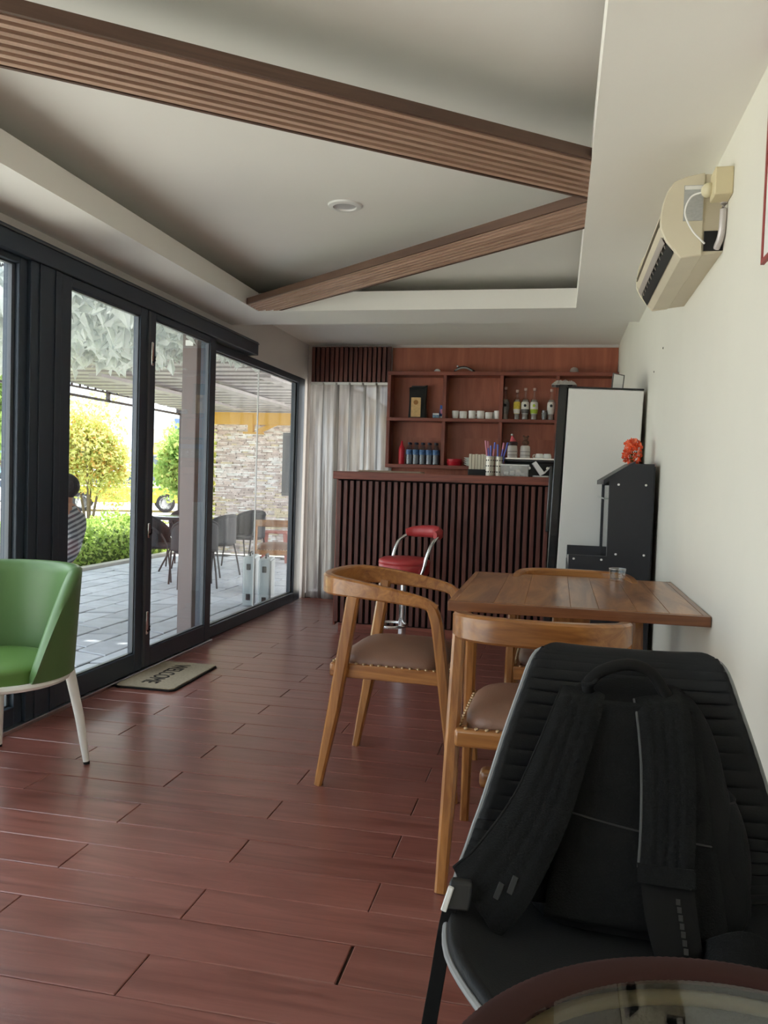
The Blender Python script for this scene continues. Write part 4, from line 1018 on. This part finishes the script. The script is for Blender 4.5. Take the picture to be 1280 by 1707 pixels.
# ------------------------------------------------------------------ outdoors
GZ = -.12
m_road = mat('pale_road', srgb(206, 204, 198), .9, var=.06, vscale=.6)
m_ground = mat('paving_joint', srgb(58, 60, 64), .9)
m_stone = mat('grey_stone', srgb(186, 190, 198), .8, var=.12, vscale=7, bump=.35, bscale=14, rand=.10)
struct(B('road', -70, 40, -30, 90, -.32, -.22, m_road))
terr = struct(B('terrace', -5.98, XL - .06, 4.1, 12.7, -.3, GZ - .012, m_ground))
struct(B('forecourt', -5.98, XL - .06, -6, 4.1, -.3, GZ, mat('pale_concrete', srgb(190, 188, 182), .9, var=.05, vscale=1)))
random.seed(21)
shapes = []
def paver(L0, L1, Lsl, w):
    """trapezoid stone along Y; slanted ends"""
    h = w / 2 - .009; c = .006
    poly = [(-h, -L0), (h, -L0 + Lsl), (h, L0 - Lsl), (-h, L0)] if Lsl > 0 else [(-h, -L0 - Lsl), (h, -L0), (h, L0), (-h, L0 + Lsl)]
    cx_ = 0; cy_ = sum(p[1] for p in poly) / 4
    inn = [(p[0] * (1 - c / h * 1.0), cy_ + (p[1] - cy_) * .965) for p in poly]
    v = [(p[0], p[1], -.012) for p in poly] + [(p[0], p[1], -.005) for p in poly] + [(p[0], p[1], 0) for p in inn]
    f = []
    for k in range(4):
        l = (k + 1) % 4; f += [(k, l, 4 + l, 4 + k), (4 + k, 4 + l, 8 + l, 8 + k)]
    f.append((8, 9, 10, 11)); return MB().add(v, f)
PWD = .285
base = [paver(.25, .25, s, PWD) for s in (.085, -.085)]
pm_ = []
rows = int((5.98 - 2.52) / PWD)
cnt = 0
for r_ in range(rows):
    y = 4.2 + (r_ % 2) * .22
    xx = -2.52 - PWD * (r_ + .5)
    ymax = 12.4
    k = 0
    while y < ymax:
        s = .11 if k % 2 == 0 else -.11
        i = k % 2
        if len(pm_) <= i:
            o = base[i].build('paving_stone', m_stone, terr); pm_.append(o)
        else:
            o = bpy.data.objects.new('paving_stone', pm_[i].data); COL.objects.link(o); o.parent = terr
        o.location = (xx, y, GZ + random.uniform(-.003, .003)); o.rotation_euler = (random.uniform(-.008, .008), random.uniform(-.008, .008), 0)
        cnt += 1; k += 1; y += .444
# sunlit kerb and planting bed beyond the terrace
struct(B('kerb', -6.12, -5.985, -2.5, 12.7, -.3, -.09, mat('concrete_kerb', srgb(196, 194, 188), .9, var=.06)))
bed = struct(B('planting_bed', -9.5, -6.125, 3, 13.2, -.3, -.13, mat('lawn_soil', srgb(150, 158, 96), .95, var=.25, vscale=5)))

def leaves(n, fn, L, W, seed, nrm_up=.3):
    random.seed(seed); mb = MB()
    for _ in range(n):
        c = Vector(fn()); d = Vector((random.gauss(0, 1), random.gauss(0, 1), random.gauss(0, 1) + nrm_up)).normalized()
        s = d.cross(Vector((random.random() - .5, random.random() - .5, random.random() - .5))).normalized(); k = random.uniform(.6, 1.3)
        n2 = d.cross(s) * (L * k * .18)
        mb.add([c, c + d * (L * k * .5) + s * (W * k) + n2, c + d * (L * k), c + d * (L * k * .5) - s * (W * k) + n2], [(0, 1, 2, 3)])
    return mb
m_hedge = leaf_mat('hedge_leaf', srgb(140, 172, 84), srgb(206, 222, 140), .4, 6)
m_tree = leaf_mat('yellow_green_leaf', srgb(186, 196, 118), srgb(238, 232, 164), .4, 4)
m_tree2 = leaf_mat('green_leaf', srgb(120, 156, 84), srgb(190, 208, 132), .4, 4)
m_red = leaf_mat('reddish_leaf', srgb(206, 160, 96), srgb(230, 196, 130), .45, 8)
m_bark = mat('bark', srgb(110, 96, 84), .9, var=.2, vscale=20)
def hedge(x0, x1, y0, y1, h, n, seed, label):
    o = empty('hedge', ((x0 + x1) / 2, (y0 + y1) / 2, -.13), 0, label, 'hedge')
    hx, hy = (x1 - x0) / 2, (y1 - y0) / 2
    def fn():
        while True:
            p = (random.uniform(-1, 1), random.uniform(-1, 1), random.uniform(0, 1))
            e = max(abs(p[0]) ** 4 + p[2] ** 5, abs(p[1]) ** 6)
            if e < 1 and (abs(p[0]) > .6 or p[2] > .6 or abs(p[1]) > .85): return (p[0] * hx + random.uniform(-.04, .04), p[1] * hy, p[2] * h * (1 + .08 * math.sin(p[1] * hy * 4)) )
    leaves(n, fn, .075, .022, seed).build('foliage', m_hedge, o)['kind'] = 'stuff'
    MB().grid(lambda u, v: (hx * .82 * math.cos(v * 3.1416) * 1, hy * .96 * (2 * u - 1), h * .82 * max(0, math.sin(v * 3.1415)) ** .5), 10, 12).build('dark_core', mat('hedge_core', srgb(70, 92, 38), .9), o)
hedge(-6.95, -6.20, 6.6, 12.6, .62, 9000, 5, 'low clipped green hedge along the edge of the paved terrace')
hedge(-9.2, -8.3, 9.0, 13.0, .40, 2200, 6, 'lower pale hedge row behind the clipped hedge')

def tree(name, loc, crown, n, m, label, seed, L=.11, W=.03, stems=4, m_extra=None):
    o = empty(name, loc, 0, label, 'tree', 'garden trees beyond the terrace')
    cz, rx, ry, rz = crown
    random.seed(seed)
    lobes = [(random.uniform(-.45, .45) * rx, random.uniform(-.45, .45) * ry, cz + random.uniform(-.5, .55) * rz, random.uniform(.38, .62)) for _ in range(16)]
    def fn():
        l = random.choice(lobes); v = Vector((random.gauss(0, 1), random.gauss(0, 1), random.gauss(0, 1))).normalized() * random.random() ** .4
        return (l[0] + v.x * rx * l[3], l[1] + v.y * ry * l[3], l[2] + v.z * rz * l[3])
    leaves(n, fn, L, W, seed).build('foliage', m, o)['kind'] = 'stuff'
    if m_extra: leaves(n // 6, fn, L, W, seed + 50).build('turning_foliage', m_extra, o)['kind'] = 'stuff'
    for k in range(stems):
        a = 6.283 * k / stems + .4; q = .5
        MB().tube(smooth_path([(.03 * math.cos(a), .03 * math.sin(a), -.08), (.1 * math.cos(a), .1 * math.sin(a), cz * .45), (rx * q * math.cos(a), ry * q * math.sin(a), cz + rz * .2)], 5), [.035, .022, .008], 7).build('stem', m_bark, o, smooth=True)
tree('yellow_green_tree', (-7.75, 12.6, -.13), (1.62, .72, .72, 1.02), 8500, m_tree, 'bushy yellow green tree behind the clipped hedge', 31, .075, .022, m_extra=m_red)
tree('leafy_tree', (-7.1, 15.2, -.2), (1.5, .75, .75, .95), 6500, m_tree2, 'darker green leafy tree seen through the second door pane', 32, .11, .035, m_extra=m_tree)
tree('slender_tree', (-6.05, 14.0, -.2), (1.4, .35, .45, 1.2), 2600, m_tree, 'slender pale green tree at the left end of the layered wall', 33, .12, .04)
tree('leafy_tree', (-12.2, 16.5, -.2), (2.6, .9, .9, 1.6), 4000, m_tree2, 'tall green tree seen in the leftmost window', 34, .2, .05)

# ---- pergola
pg = empty('pergola', (-4.2, 8.5, GZ), 0, 'pergola roof of grey planks carried by dark metal trusses', 'pergola')
m_pl = mat('pergola_plank', srgb(172, 166, 168), .6, var=.1, vscale=4, rand=.10)
m_pm = mat('pergola_metal', srgb(72, 66, 70), .5)
def roofz(y): return 2.36 - .0258 * (y - 6)
y = 6.75; pk = None
while y < 12.7:
    b_ = MB().box(-1.75, 1.68, -.095, .095, -.012, .012)
    if pk is None: o = b_.build('plank', m_pl, pg, bevel=.003, bseg=1); pk = o
    else:
        o = bpy.data.objects.new('plank', pk.data); COL.objects.link(o); o.parent = pg
    o.location = (0, y - 8.5, roofz(y) - GZ); y += .285
MB().add([(-1.76, 6.6 - 8.5, roofz(6.6) + .06 - GZ), (1.70, 6.6 - 8.5, roofz(6.6) + .06 - GZ), (1.70, 12.75 - 8.5, roofz(12.75) + .05 - GZ), (-1.76, 12.75 - 8.5, roofz(12.75) + .05 - GZ)], [(0, 1, 2, 3)]).build('roof_deck', m_pm, pg, solid=.02, offset=1)
# open lattice over the leaf garland
for k in range(4): B('rafter', -1.75, 1.6, 4.6 - 8.5 + k * .62, 4.66 - 8.5 + k * .62, 2.44 - GZ, 2.50 - GZ, m_pm, pg)
for xx in (-1.1, .0, 1.0): B('purlin', xx - .03, xx + .03, 4.4 - 8.5, 6.6 - 8.5, 2.50 - GZ, 2.56 - GZ, m_pm, pg)
m_diffuser_sheet = leaf_mat('added_diffuser_sheet', srgb(214, 218, 220), srgb(226, 229, 230), .6, 2)  # unseen sheet added to soften the sun and backlight the leaves
MB().box(-1.78, 1.62, 4.4 - 8.5, 6.58 - 8.5, 2.562 - GZ, 2.568 - GZ).build('added_diffuser_sheet', m_diffuser_sheet, pg)
# truss on the outer edge
tx = -1.80
B('truss_chord', tx - .025, tx + .025, 4.4 - 8.5, 12.7 - 8.5, 2.28 - GZ, 2.33 - GZ, m_pm, pg); B('truss_chord', tx - .02, tx + .02, 4.4 - 8.5, 12.7 - 8.5, 2.11 - GZ, 2.14 - GZ, m_pm, pg)
B('truss_rail', tx - .02, tx + .02, 4.4 - 8.5, 12.7 - 8.5, 2.225 - GZ, 2.245 - GZ, m_pm, pg)
for k in range(46): B('rung', tx - .01, tx + .01, 4.45 - 8.5 + k * .18, 4.475 - 8.5 + k * .18, 2.24 - GZ, 2.285 - GZ, m_pm, pg)
for k in range(8): B('truss_post', tx - .02, tx + .02, 4.9 - 8.5 + k * 1.05, 4.95 - 8.5 + k * 1.05, 2.11 - GZ, 2.46 - GZ, m_pm, pg)
for yy in (4.6, 12.45): B('post', tx - .04, tx + .04, yy - 8.5 - .04, yy - 8.5 + .04, 0, 2.3 - GZ, m_pm, pg)
for k in range(3): B('ceiling_batten', -.75 + k * .95, -.6 + k * .95, 8.0 - 8.5, 12.5 - 8.5, roofz(12.5) - .005 - GZ, roofz(12.5) + .03 - GZ, m_pl, pg, rot=(0, 0, 0))

lg_ = tag(leaves(1, lambda: (0, 0, 0), .01, .003, 1).build('leaf_garland', None), 'dense garland of pale dried leaves hanging under the pergola', 'leaf garland', kind='stuff')
bpy.data.objects.remove(lg_)
def net():
    x = random.uniform(-5.9, -2.62); y = random.uniform(4.3, 6.95 + .2 * (-2.62 - x)); d = random.random()
    low = 2.25 - .03 * math.sin(x * 5 + y * 3) - .02 * (y - 6)
    return (x, y, low + .16 * d + (.0 if random.random() < .85 else -.06))
m_net = leaf_mat('dried_leaf', srgb(206, 211, 210), srgb(240, 242, 240), .5, 5)
nm = leaves(8000, net, .15, .030, 77, -.2)
o = nm.build('leaf_garland', m_net); tag(o, 'dense garland of pale dried leaves hanging under the pergola', 'leaf garland', kind='stuff')

pst = empty('steel_post', (-2.72, 5.80, GZ), 0, 'square grey brown steel post standing just outside the glass', 'post')
m_post = mat('post_paint', srgb(118, 108, 106), .5)
B('shaft', -.06, .06, -.06, .06, .01, 2.5 - GZ + .0, m_post, pst, .006); B('base_plate', -.1, .1, -.1, .1, 0, .012, m_post, pst); B('junction_box', -.03, .03, -.075, -.06, 2.26, 2.30, m_white, pst)

# ---- layered slate wall and yellow beams at the end of the terrace
wl_ = empty('layered_wall', (-4.2, 12.85, GZ), 0, 'pale layered stone wall closing the end of the terrace', 'wall')
m_lay = []
for k, cc in enumerate((srgb(240, 230, 228), srgb(224, 208, 204), srgb(226, 212, 184), srgb(204, 188, 184), srgb(248, 246, 246))): m_lay.append(mat('layered_stone_%d' % k, cc, .9, var=.25, vscale=14, bump=.4, bscale=30))
random.seed(9)
lay = [MB() for _ in range(5)]
z = 0
while z < 2.16:
    h = random.uniform(.018, .03); x = -1.35 + random.uniform(-.06, .06)
    while x < 1.75:
        L = random.uniform(.05, .22); pr = random.uniform(0, .04)
        w_ = [4, 3, 1, 3, 3] if z > 1.0 else [2, 3, 4, 3, 1]
        k = random.choices(range(5), w_)[0]
        lay[k].box(x, min(x + L - .006, 1.78), -.12 - pr, .1, z, z + h - .004); x += L
    z += h
for k in range(5): lay[k].build('stone_layers', m_lay[k], wl_)['kind'] = 'stuff'
B('core', -1.33, 1.76, -.1, .1, 0, 2.14, mat('wall_core', srgb(90, 84, 82), .9), wl_)
yb_ = empty('yellow_beam', (-4.2, 12.35, GZ), 0, 'ochre yellow timber beam with brace above the layered wall', 'beam')
m_yel = mat('ochre_paint', srgb(206, 158, 66), .6, var=.05, vscale=5)
B('beam', -1.75, 1.75, -.04, .04, 2.10, 2.29, m_yel, yb_, .004, rot=(0, 0, 0)); B('hanger', -.62, -.54, -.05, .05, 1.98, 2.26, m_yel, yb_, .003); B('foot_block', -.70, -.38, -.05, .05, 1.955, 1.985, m_yel, yb_, .003)
MB().sweep([(-.45, 0, 2.0), (.1, 0, 2.25)], .07, .05, (0, 1, 0), .1).build('brace', m_yel, yb_)
for sx in (-1.7, 1.7): B('post', sx - .05, sx + .05, -.05, .05, 0, 2.1, m_yel, yb_, .003)
spk = empty('wall_screen', (-2.66, 8.0, 0), 0, 'slim dark grey screen mounted outside at the window edge', 'screen')
B('casing', -.085, .055, -.03, .03, .99, 1.63, mat('grey_casing', srgb(84, 86, 90), .45), spk, .006); B('screen_face', -.08, .05, -.034, -.03, 1.02, 1.60, mat('dark_face', srgb(60, 62, 66), .3), spk); B('bracket', .0, .16, .0, .02, 1.2, 1.4, m_pm, spk)

# ---- equipment cases
m_case = mat('pale_grey_case', srgb(176, 184, 186), .45); m_case2 = mat('grey_case_face', srgb(140, 146, 152), .45)
for k, (xx, yy, rz, lab) in enumerate(((-3.0, 7.85, R(12), 'left upright grey equipment case outside the fixed window'), (-2.78, 7.70, R(12), 'right upright grey equipment case outside the fixed window'))):
    c = empty('equipment_case', (xx, yy, GZ), rz, lab, 'case', 'upright equipment cases')
    B('shell', -.055, .055, -.17, .17, .01, .50, m_case, c, .012); B('side_panel', .055, .062, -.14, .15, .03, .48, m_case2, c, .003); B('side_panel', -.062, -.055, -.14, .15, .03, .48, m_case2, c, .003)
    for zz in (.10, .40): B('latch', -.02, .02, -.182, -.17, zz - .03, zz + .03, m_black, c, .003)
    MB().tube(smooth_path([(0, -.08, .495), (0, -.07, .53), (0, .07, .53), (0, .08, .495)], 4), .009, 8).build('handle', m_black, c, smooth=True)

# ---- wicker chairs and bistro table
m_wk = mat('dark_wicker', srgb(58, 56, 60), .7, bump=.6, bscale=90, var=.2, vscale=70)
m_leg = mat('dark_metal_leg', srgb(54, 46, 46), .45)
def make_wicker():
    c = empty('wicker_chair')
    MB().grid(lambda u, v: (lambda a: (.255 * math.sin(a), -.02 - .225 * math.cos(a), .42 + v * (.36 - .20 * (abs(u * 2 - 1)) ** 2.2)))((u * 2 - 1) * R(112)), 30, 10).build('backrest', m_wk, c, smooth=60, solid=.022)
    MB().lathe([(0, .40), (.22, .40), (.235, .41), (.235, .43), (.22, .44), (0, .445)], 28).build('seat', m_wk, c, smooth=40)
    MB().tube(smooth_path([(lambda a, u: (.258 * math.sin(a), -.02 - .228 * math.cos(a), .785 - .20 * abs(u) ** 2.2))(u * R(112), u) for u in [k / 8 - 1 for k in range(17)]], 2), .016, 8).build('arm_frame', m_wk, c, smooth=True)
    for sx in (-1, 1):
        MB().tube(smooth_path([(sx * .235, .09, .58), (sx * .235, .16, .45), (sx * .24, .21, .2), (sx * .25, .23, 0)], 4), .011, 8).build('leg', m_leg, c, smooth=True)
        MB().tube(smooth_path([(sx * .19, -.15, .42), (sx * .21, -.2, .2), (sx * .22, -.24, 0)], 4), .011, 8).build('leg', m_leg, c, smooth=True)
    MB().tube([(.22 * math.cos(a), .22 * math.sin(a), .40) for a in [k * 6.2832 / 24 for k in range(24)]], .01, 6, closed=True).build('seat_hoop', m_leg, c, smooth=True)
    return c
wk = make_wicker()
for k, (xx, yy, rz, lab) in enumerate(((-4.72, 9.22, -80, 'dark wicker chair seen from its side left of the round terrace table'), (-5.08, 10.78, -165, 'dark wicker chair behind the round terrace table'), (-4.07, 8.82, 35, 'dark wicker chair partly hidden behind the steel post'),
                                  (-4.29, 9.92, 78, 'dark wicker chair with its woven back towards the fixed window'), (-4.33, 11.1, 160, 'dark wicker chair standing in front of the layered wall'))):
    o = wk if k == 0 else copy_tree(wk)
    o.location = (xx, yy, GZ); o.rotation_euler.z = R(rz); tag(o, lab, 'chair', 'wicker chairs on the terrace')
bt = empty('bistro_table', (-4.90, 10.12, GZ), 0, 'round dark terrace table among the wicker chairs', 'table')
MB().lathe([(0, .70), (.33, .70), (.34, .71), (.34, .725), (.33, .73), (0, .73)], 36).build('tabletop', mat('pale_glass_top', srgb(120, 126, 132), .15), bt, smooth=40)
MB().lathe([(.34, .69), (.355, .70), (.355, .725), (.34, .73)], 36, cap=False).build('woven_rim', m_wk, bt, smooth=40)
for k in range(4):
    a = R(45 + 90 * k); MB().tube(smooth_path([(.28 * math.cos(a), .28 * math.sin(a), .70), (.1 * math.cos(a), .1 * math.sin(a), .38), (.26 * math.cos(a), .26 * math.sin(a), 0)], 5), .012, 8).build('leg', m_leg, bt, smooth=True)
oc = copy_tree(ch); oc.location = (-3.12, 8.95, GZ); oc.rotation_euler.z = R(20); oc['label'] = 'wooden armchair outside on the terrace behind the equipment cases'
oc['group'] = 'wooden armchairs on the terrace'
rd = empty('red_stool', (-4.15, 11.85, GZ), R(15), 'reddish plastic stool behind the far wicker chair', 'stool')
m_rs = mat('dull_red_plastic', srgb(168, 96, 88), .5)
B('seat', -.17, .17, -.17, .17, .44, .47, m_rs, rd, .01)
for sx in (-1, 1):
    for sy in (-1, 1): MB().sweep([(sx * .14, sy * .14, .44), (sx * .18, sy * .18, 0)], .045, .02, (0, 1, 0), .2).build('leg', m_rs, rd)

# ---- vehicles
m_tyre = mat('tyre', srgb(38, 38, 40), .8); m_rim = mat('wheel_rim', srgb(214, 214, 216), .3, metal=.4)
def car(loc, rz, low, up, label):
    c = empty('car', loc, rz, label, 'car', 'cars on the road')
    side = [(-2.15, .32), (-2.2, .62), (-2.1, .86), (-1.2, .93), (1.1, .93), (2.0, .80), (2.2, .60), (2.18, .32)]
    MB().prism(side, -.85, .85, 'y').build('lower_body', low, c, bevel=.06)
    cabin = [(-1.9, .90), (-1.45, 1.40), (.35, 1.44), (1.15, .92)]
    MB().prism(cabin, -.74, .74, 'y').build('cabin', up, c, bevel=.05)
    for s in (-1, 1):
        MB().prism([(-1.68, .96), (-1.36, 1.34), (-.55, 1.36), (-.55, .96)], s * .742 - .004, s * .742 + .004, 'y').build('side_window', mat('car_glass', srgb(70, 84, 96), .1) if 'car_glass' not in bpy.data.materials else bpy.data.materials['car_glass'], c)
        MB().prism([(-.47, .96), (-.47, 1.36), (.32, 1.37), (.92, .96)], s * .742 - .004, s * .742 + .004, 'y').build('side_window', bpy.data.materials['car_glass'], c)
        B('belt_trim', -2.1, 1.9, s * .855 - .01, s * .855 + .01, .84, .89, m_white, c)
        for xx in (-1.35, 1.35):
            w = MB().lathe([(.2, -.1), (.31, -.1), (.325, -.05), (.325, .05), (.31, .1), (.2, .1)], 28).build('wheel', m_tyre, c, loc=(xx, s * .78, .325), rot=(R(90), 0, 0), smooth=40)
            MB().lathe([(0, .075), (.06, .09), (.08, .075), (.2, .085), (.22, .1)], 24).build('rim', m_rim, w, rot=(R(180) if s > 0 else R(0), 0, 0), smooth=30)
            for q in range(6):
                a = q * 1.0472; MB().lathe([(.032, .0), (.032, .004)], 10).build('rim_hole', m_tyre, w, loc=(.13 * math.cos(a), .13 * math.sin(a), -.082 if s > 0 else .082))
    for xx in (-2.21, 2.18): B('bumper', xx - .04, xx + .06, -.8, .8, .3, .5, m_tyre, c, .02)
    return c
m_caryel = mat('taxi_yellow', srgb(238, 218, 60), .3, coat=.5); m_carw = mat('car_white', srgb(235, 236, 238), .3, coat=.5)
car((-14.75, 26.2, -.22), R(29.5), m_caryel, m_carw, 'yellow taxi with a white roof parked across the road')
car((-19.3, 22.2, -.22), R(34), m_carw, m_carw, 'white car at the left edge of the leftmost window')
car((-21.5, 31.5, -.22), R(34), mat('car_blue', srgb(52, 66, 84), .3, coat=.5), mat('car_dark', srgb(44, 50, 56), .3), 'dark blue car further off in the leftmost window')
tk = empty('blue_truck', (-24.0, 33.8, -.22), R(34), 'pale blue box truck far off in the leftmost window', 'truck')
B('cargo_box', -3, 3.2, -1.1, 1.1, .9, 4.6, mat('pale_blue_panel', srgb(150, 190, 214), .5, var=.05), tk, .04); B('chassis', -3.2, 5, -.9, .9, .55, .9, m_tyre, tk)
B('cab', 3.4, 5.1, -1.05, 1.05, .7, 2.9, m_carw, tk, .12)
for xx in (-2, 4.2):
    for s in (-1, 1): MB().lathe([(0, -.14), (.45, -.14), (.48, 0), (.45, .14), (0, .14)], 24).build('wheel', m_tyre, tk, loc=(xx, s * .95, .48), rot=(R(90), 0, 0), smooth=40)
sp = empty('shop_front', (-18.0, 41.0, -.22), R(25), 'pale shop building with a yellow awning across the road', 'building')
B('wall', -9, 9, 0, 5, 0, 3.6, mat('shop_wall', srgb(226, 222, 216), .8), sp); 
MB().prism([(0, 2.9), (-1.6, 2.35), (-1.6, 2.25), (0, 2.6)], -3, 8.5, 'x').build('awning', mat('awning_yellow', srgb(232, 184, 60), .6), sp)
B('sign_board', -2, 8, -.12, 0, 3.1, 4.2, mat('sign_blue', srgb(96, 120, 180), .5, var=.5, vscale=1.2), sp)
for k in range(5): B('shop_window', -8 + k * 3.4, -5.6 + k * 3.4, -.03, .0, .6, 2.2, mat('shop_glass', srgb(120, 134, 142), .15) if k == 0 else bpy.data.materials['shop_glass'], sp)

# ---- seated person in a striped shirt (sitter faces +Y local)
ps = empty('person', (-3.74, 5.60, GZ), R(90 + 8), 'person in a grey striped shirt sitting outside behind the door post', 'person')
m_skin = mat('skin', srgb(168, 122, 98), .55); m_hair = mat('black_hair', srgb(36, 34, 36), .7, bump=.6, bscale=90)
m_trs = mat('beige_trousers', srgb(206, 182, 142), .85)
def stripes():
    m, nt, b = newmat('striped_cloth'); L = nt.links
    tc = N(nt, 'ShaderNodeTexCoord'); mp = N(nt, 'ShaderNodeMapping'); mp.inputs['Rotation'].default_value = (R(24), R(10), 0)
    wv = N(nt, 'ShaderNodeTexWave'); wv.bands_direction = 'Z'; wv.inputs['Scale'].default_value = 9; wv.inputs['Distortion'].default_value = .6
    L.new(tc.outputs['Object'], mp.inputs['Vector']); L.new(mp.outputs[0], wv.inputs['Vector'])
    cr = N(nt, 'ShaderNodeValToRGB'); e = cr.color_ramp.elements; e[0].position = .45; e[0].color = srgb(84, 86, 92); e[1].position = .55; e[1].color = srgb(176, 176, 178)
    L.new(wv.outputs['Fac'], cr.inputs['Fac']); L.new(cr.outputs[0], b.inputs['Base Color']); b.inputs['Roughness'].default_value = .85; return m
def skin_mesh(name, verts, edges, radii, m, parent, root=0, sub=2):
    me = bpy.data.meshes.new(name); me.from_pydata(verts, edges, []); me.update()
    o = bpy.data.objects.new(name, me); COL.objects.link(o); o.parent = parent
    md = o.modifiers.new('skin', 'SKIN')
    if not me.skin_vertices: 
        bm = bmesh.new(); bm.from_mesh(me); bm.verts.layers.skin.verify(); bm.to_mesh(me); bm.free()
    for i, r in enumerate(radii):
        sv = me.skin_vertices[0].data[i]; sv.radius = r if isinstance(r, tuple) else (r, r); sv.use_root = (i == root)
    md.use_smooth_shade = True
    s = o.modifiers.new('sub', 'SUBSURF'); s.levels = sub; s.render_levels = sub
    me.materials.append(m); return o
V, E_, RR = [], [], []
def jv(p, r, frm=None):
    V.append(p); RR.append(r); i = len(V) - 1
    if frm is not None: E_.append((frm, i))
    return i
dz = .12 - .0
def q(x, y, z): return (x, y, z)
pel = jv(q(0, 0, .60), (.14, .11)); sp1 = jv(q(0, -.085, .72), (.13, .10), pel); sp2 = jv(q(0, -.115, .85), (.14, .105), sp1); chs = jv(q(0, -.11, .97), (.13, .09), sp2)
nk = jv(q(0, -.095, 1.045), (.052, .052), chs); hd0 = jv(q(0, -.07, 1.11), (.072, .082), nk); hd1 = jv(q(0, -.065, 1.165), (.080, .094), hd0); hd2 = jv(q(0, -.075, 1.215), (.055, .07), hd1)
for s in (-1, 1):
    shd = jv(q(s * .17, -.08, .95), .058, chs); elb = jv(q(s * .235, .05, .76), .042, shd); wr = jv(q(s * .17, .34, .70), .028, elb); pm2 = jv(q(s * .155, .405, .685), (.036, .02), wr); kn = jv(q(s * .15, .44, .68), (.034, .016), pm2)
    for k, (dx, L_) in enumerate(((-.027, .062), (-.009, .074), (.010, .07), (.028, .055))):
        f1 = jv(q(s * (.15 + dx), .47 + .006 * (k in (1, 2)), .672), .0095, kn); f2 = jv(q(s * (.15 + dx * 1.1), .46 + L_ * .75, .655), .0085, f1); jv(q(s * (.15 + dx * 1.1), .455 + L_, .635), .007, f2)
    t1 = jv(q(s * .118, .41, .672), .011, pm2); jv(q(s * .10, .445, .660), .009, t1)
    hip = jv(q(s * .10, .05, .58), (.095, .09), pel); kne = jv(q(s * .15, .44, .60), .062, hip); cal = jv(q(s * .15, .45, .38), .055, kne); ank = jv(q(s * .15, .43, .11), .036, cal); heel = jv(q(s * .15, .46, .05), .036, ank); jv(q(s * .155, .60, .035), .028, heel)
skin_mesh('body', V, E_, RR, m_skin, ps)
# clothing
V, E_, RR = [], [], []
p0 = jv(q(0, -.005, .60), (.165, .135)); a1 = jv(q(0, -.09, .72), (.155, .125), p0); a2_ = jv(q(0, -.12, .85), (.165, .13), a1); a3 = jv(q(0, -.11, .97), (.145, .105), a2_); jv(q(0, -.10, 1.03), (.07, .07), a3)
for s in (-1, 1): b1 = jv(q(s * .175, -.08, .95), .073, a3); b2_ = jv(q(s * .225, .0, .82), .064, b1); jv(q(s * .237, .05, .77), .06, b2_)
skin_mesh('shirt', V, E_, RR, stripes(), ps)
V, E_, RR = [], [], []
p0 = jv(q(0, .0, .575), (.165, .125))
for s in (-1, 1): b1 = jv(q(s * .10, .06, .575), (.108, .10), p0); b2_ = jv(q(s * .15, .44, .60), .078, b1); b3 = jv(q(s * .15, .455, .38), .07, b2_); jv(q(s * .15, .44, .14), .058, b3)
skin_mesh('trousers', V, E_, RR, m_trs, ps)
MB().sphere((0, -.088, 1.185), .094, .108, .10, 20, 14).build('hair', m_hair, ps, smooth=True)
for s in (-1, 1):
    MB().sphere((s * .088, -.06, 1.14), .012, .02, .03).build('ear', m_skin, ps, smooth=True)
    MB().sphere((s * .033, .028, 1.15), .012, .008, .009).build('eye', m_white, ps, smooth=True)
    MB().sphere((s * .15, .55, .04), .045, .11, .04).build('shoe', m_black, ps, smooth=True)
MB().add([(0, .025, 1.155), (-.016, .025, 1.115), (.016, .025, 1.115), (0, .055, 1.117), (0, .028, 1.105)], [(0, 1, 3), (0, 3, 2), (1, 4, 3), (3, 4, 2)]).build('nose', m_skin, ps)
B('mouth', -.024, .024, .005, .018, 1.078, 1.086, mat('lips', srgb(140, 84, 76), .6), ps, .003)
pc = empty('plastic_stool', (-3.83, 5.60, GZ), R(98), 'pale grey stool under the seated person in the striped shirt', 'stool')
m_pst = mat('pale_grey_plastic', srgb(196, 198, 200), .5)
B('seat', -.17, .17, -.17, .17, .445, .47, m_pst, pc, .01)
for sx in (-1, 1):
    for sy in (-1, 1): MB().sweep([(sx * .14, sy * .14, .445), (sx * .175, sy * .175, 0)], .035, .025, (0, 1, 0), .2).build('leg', m_pst, pc)
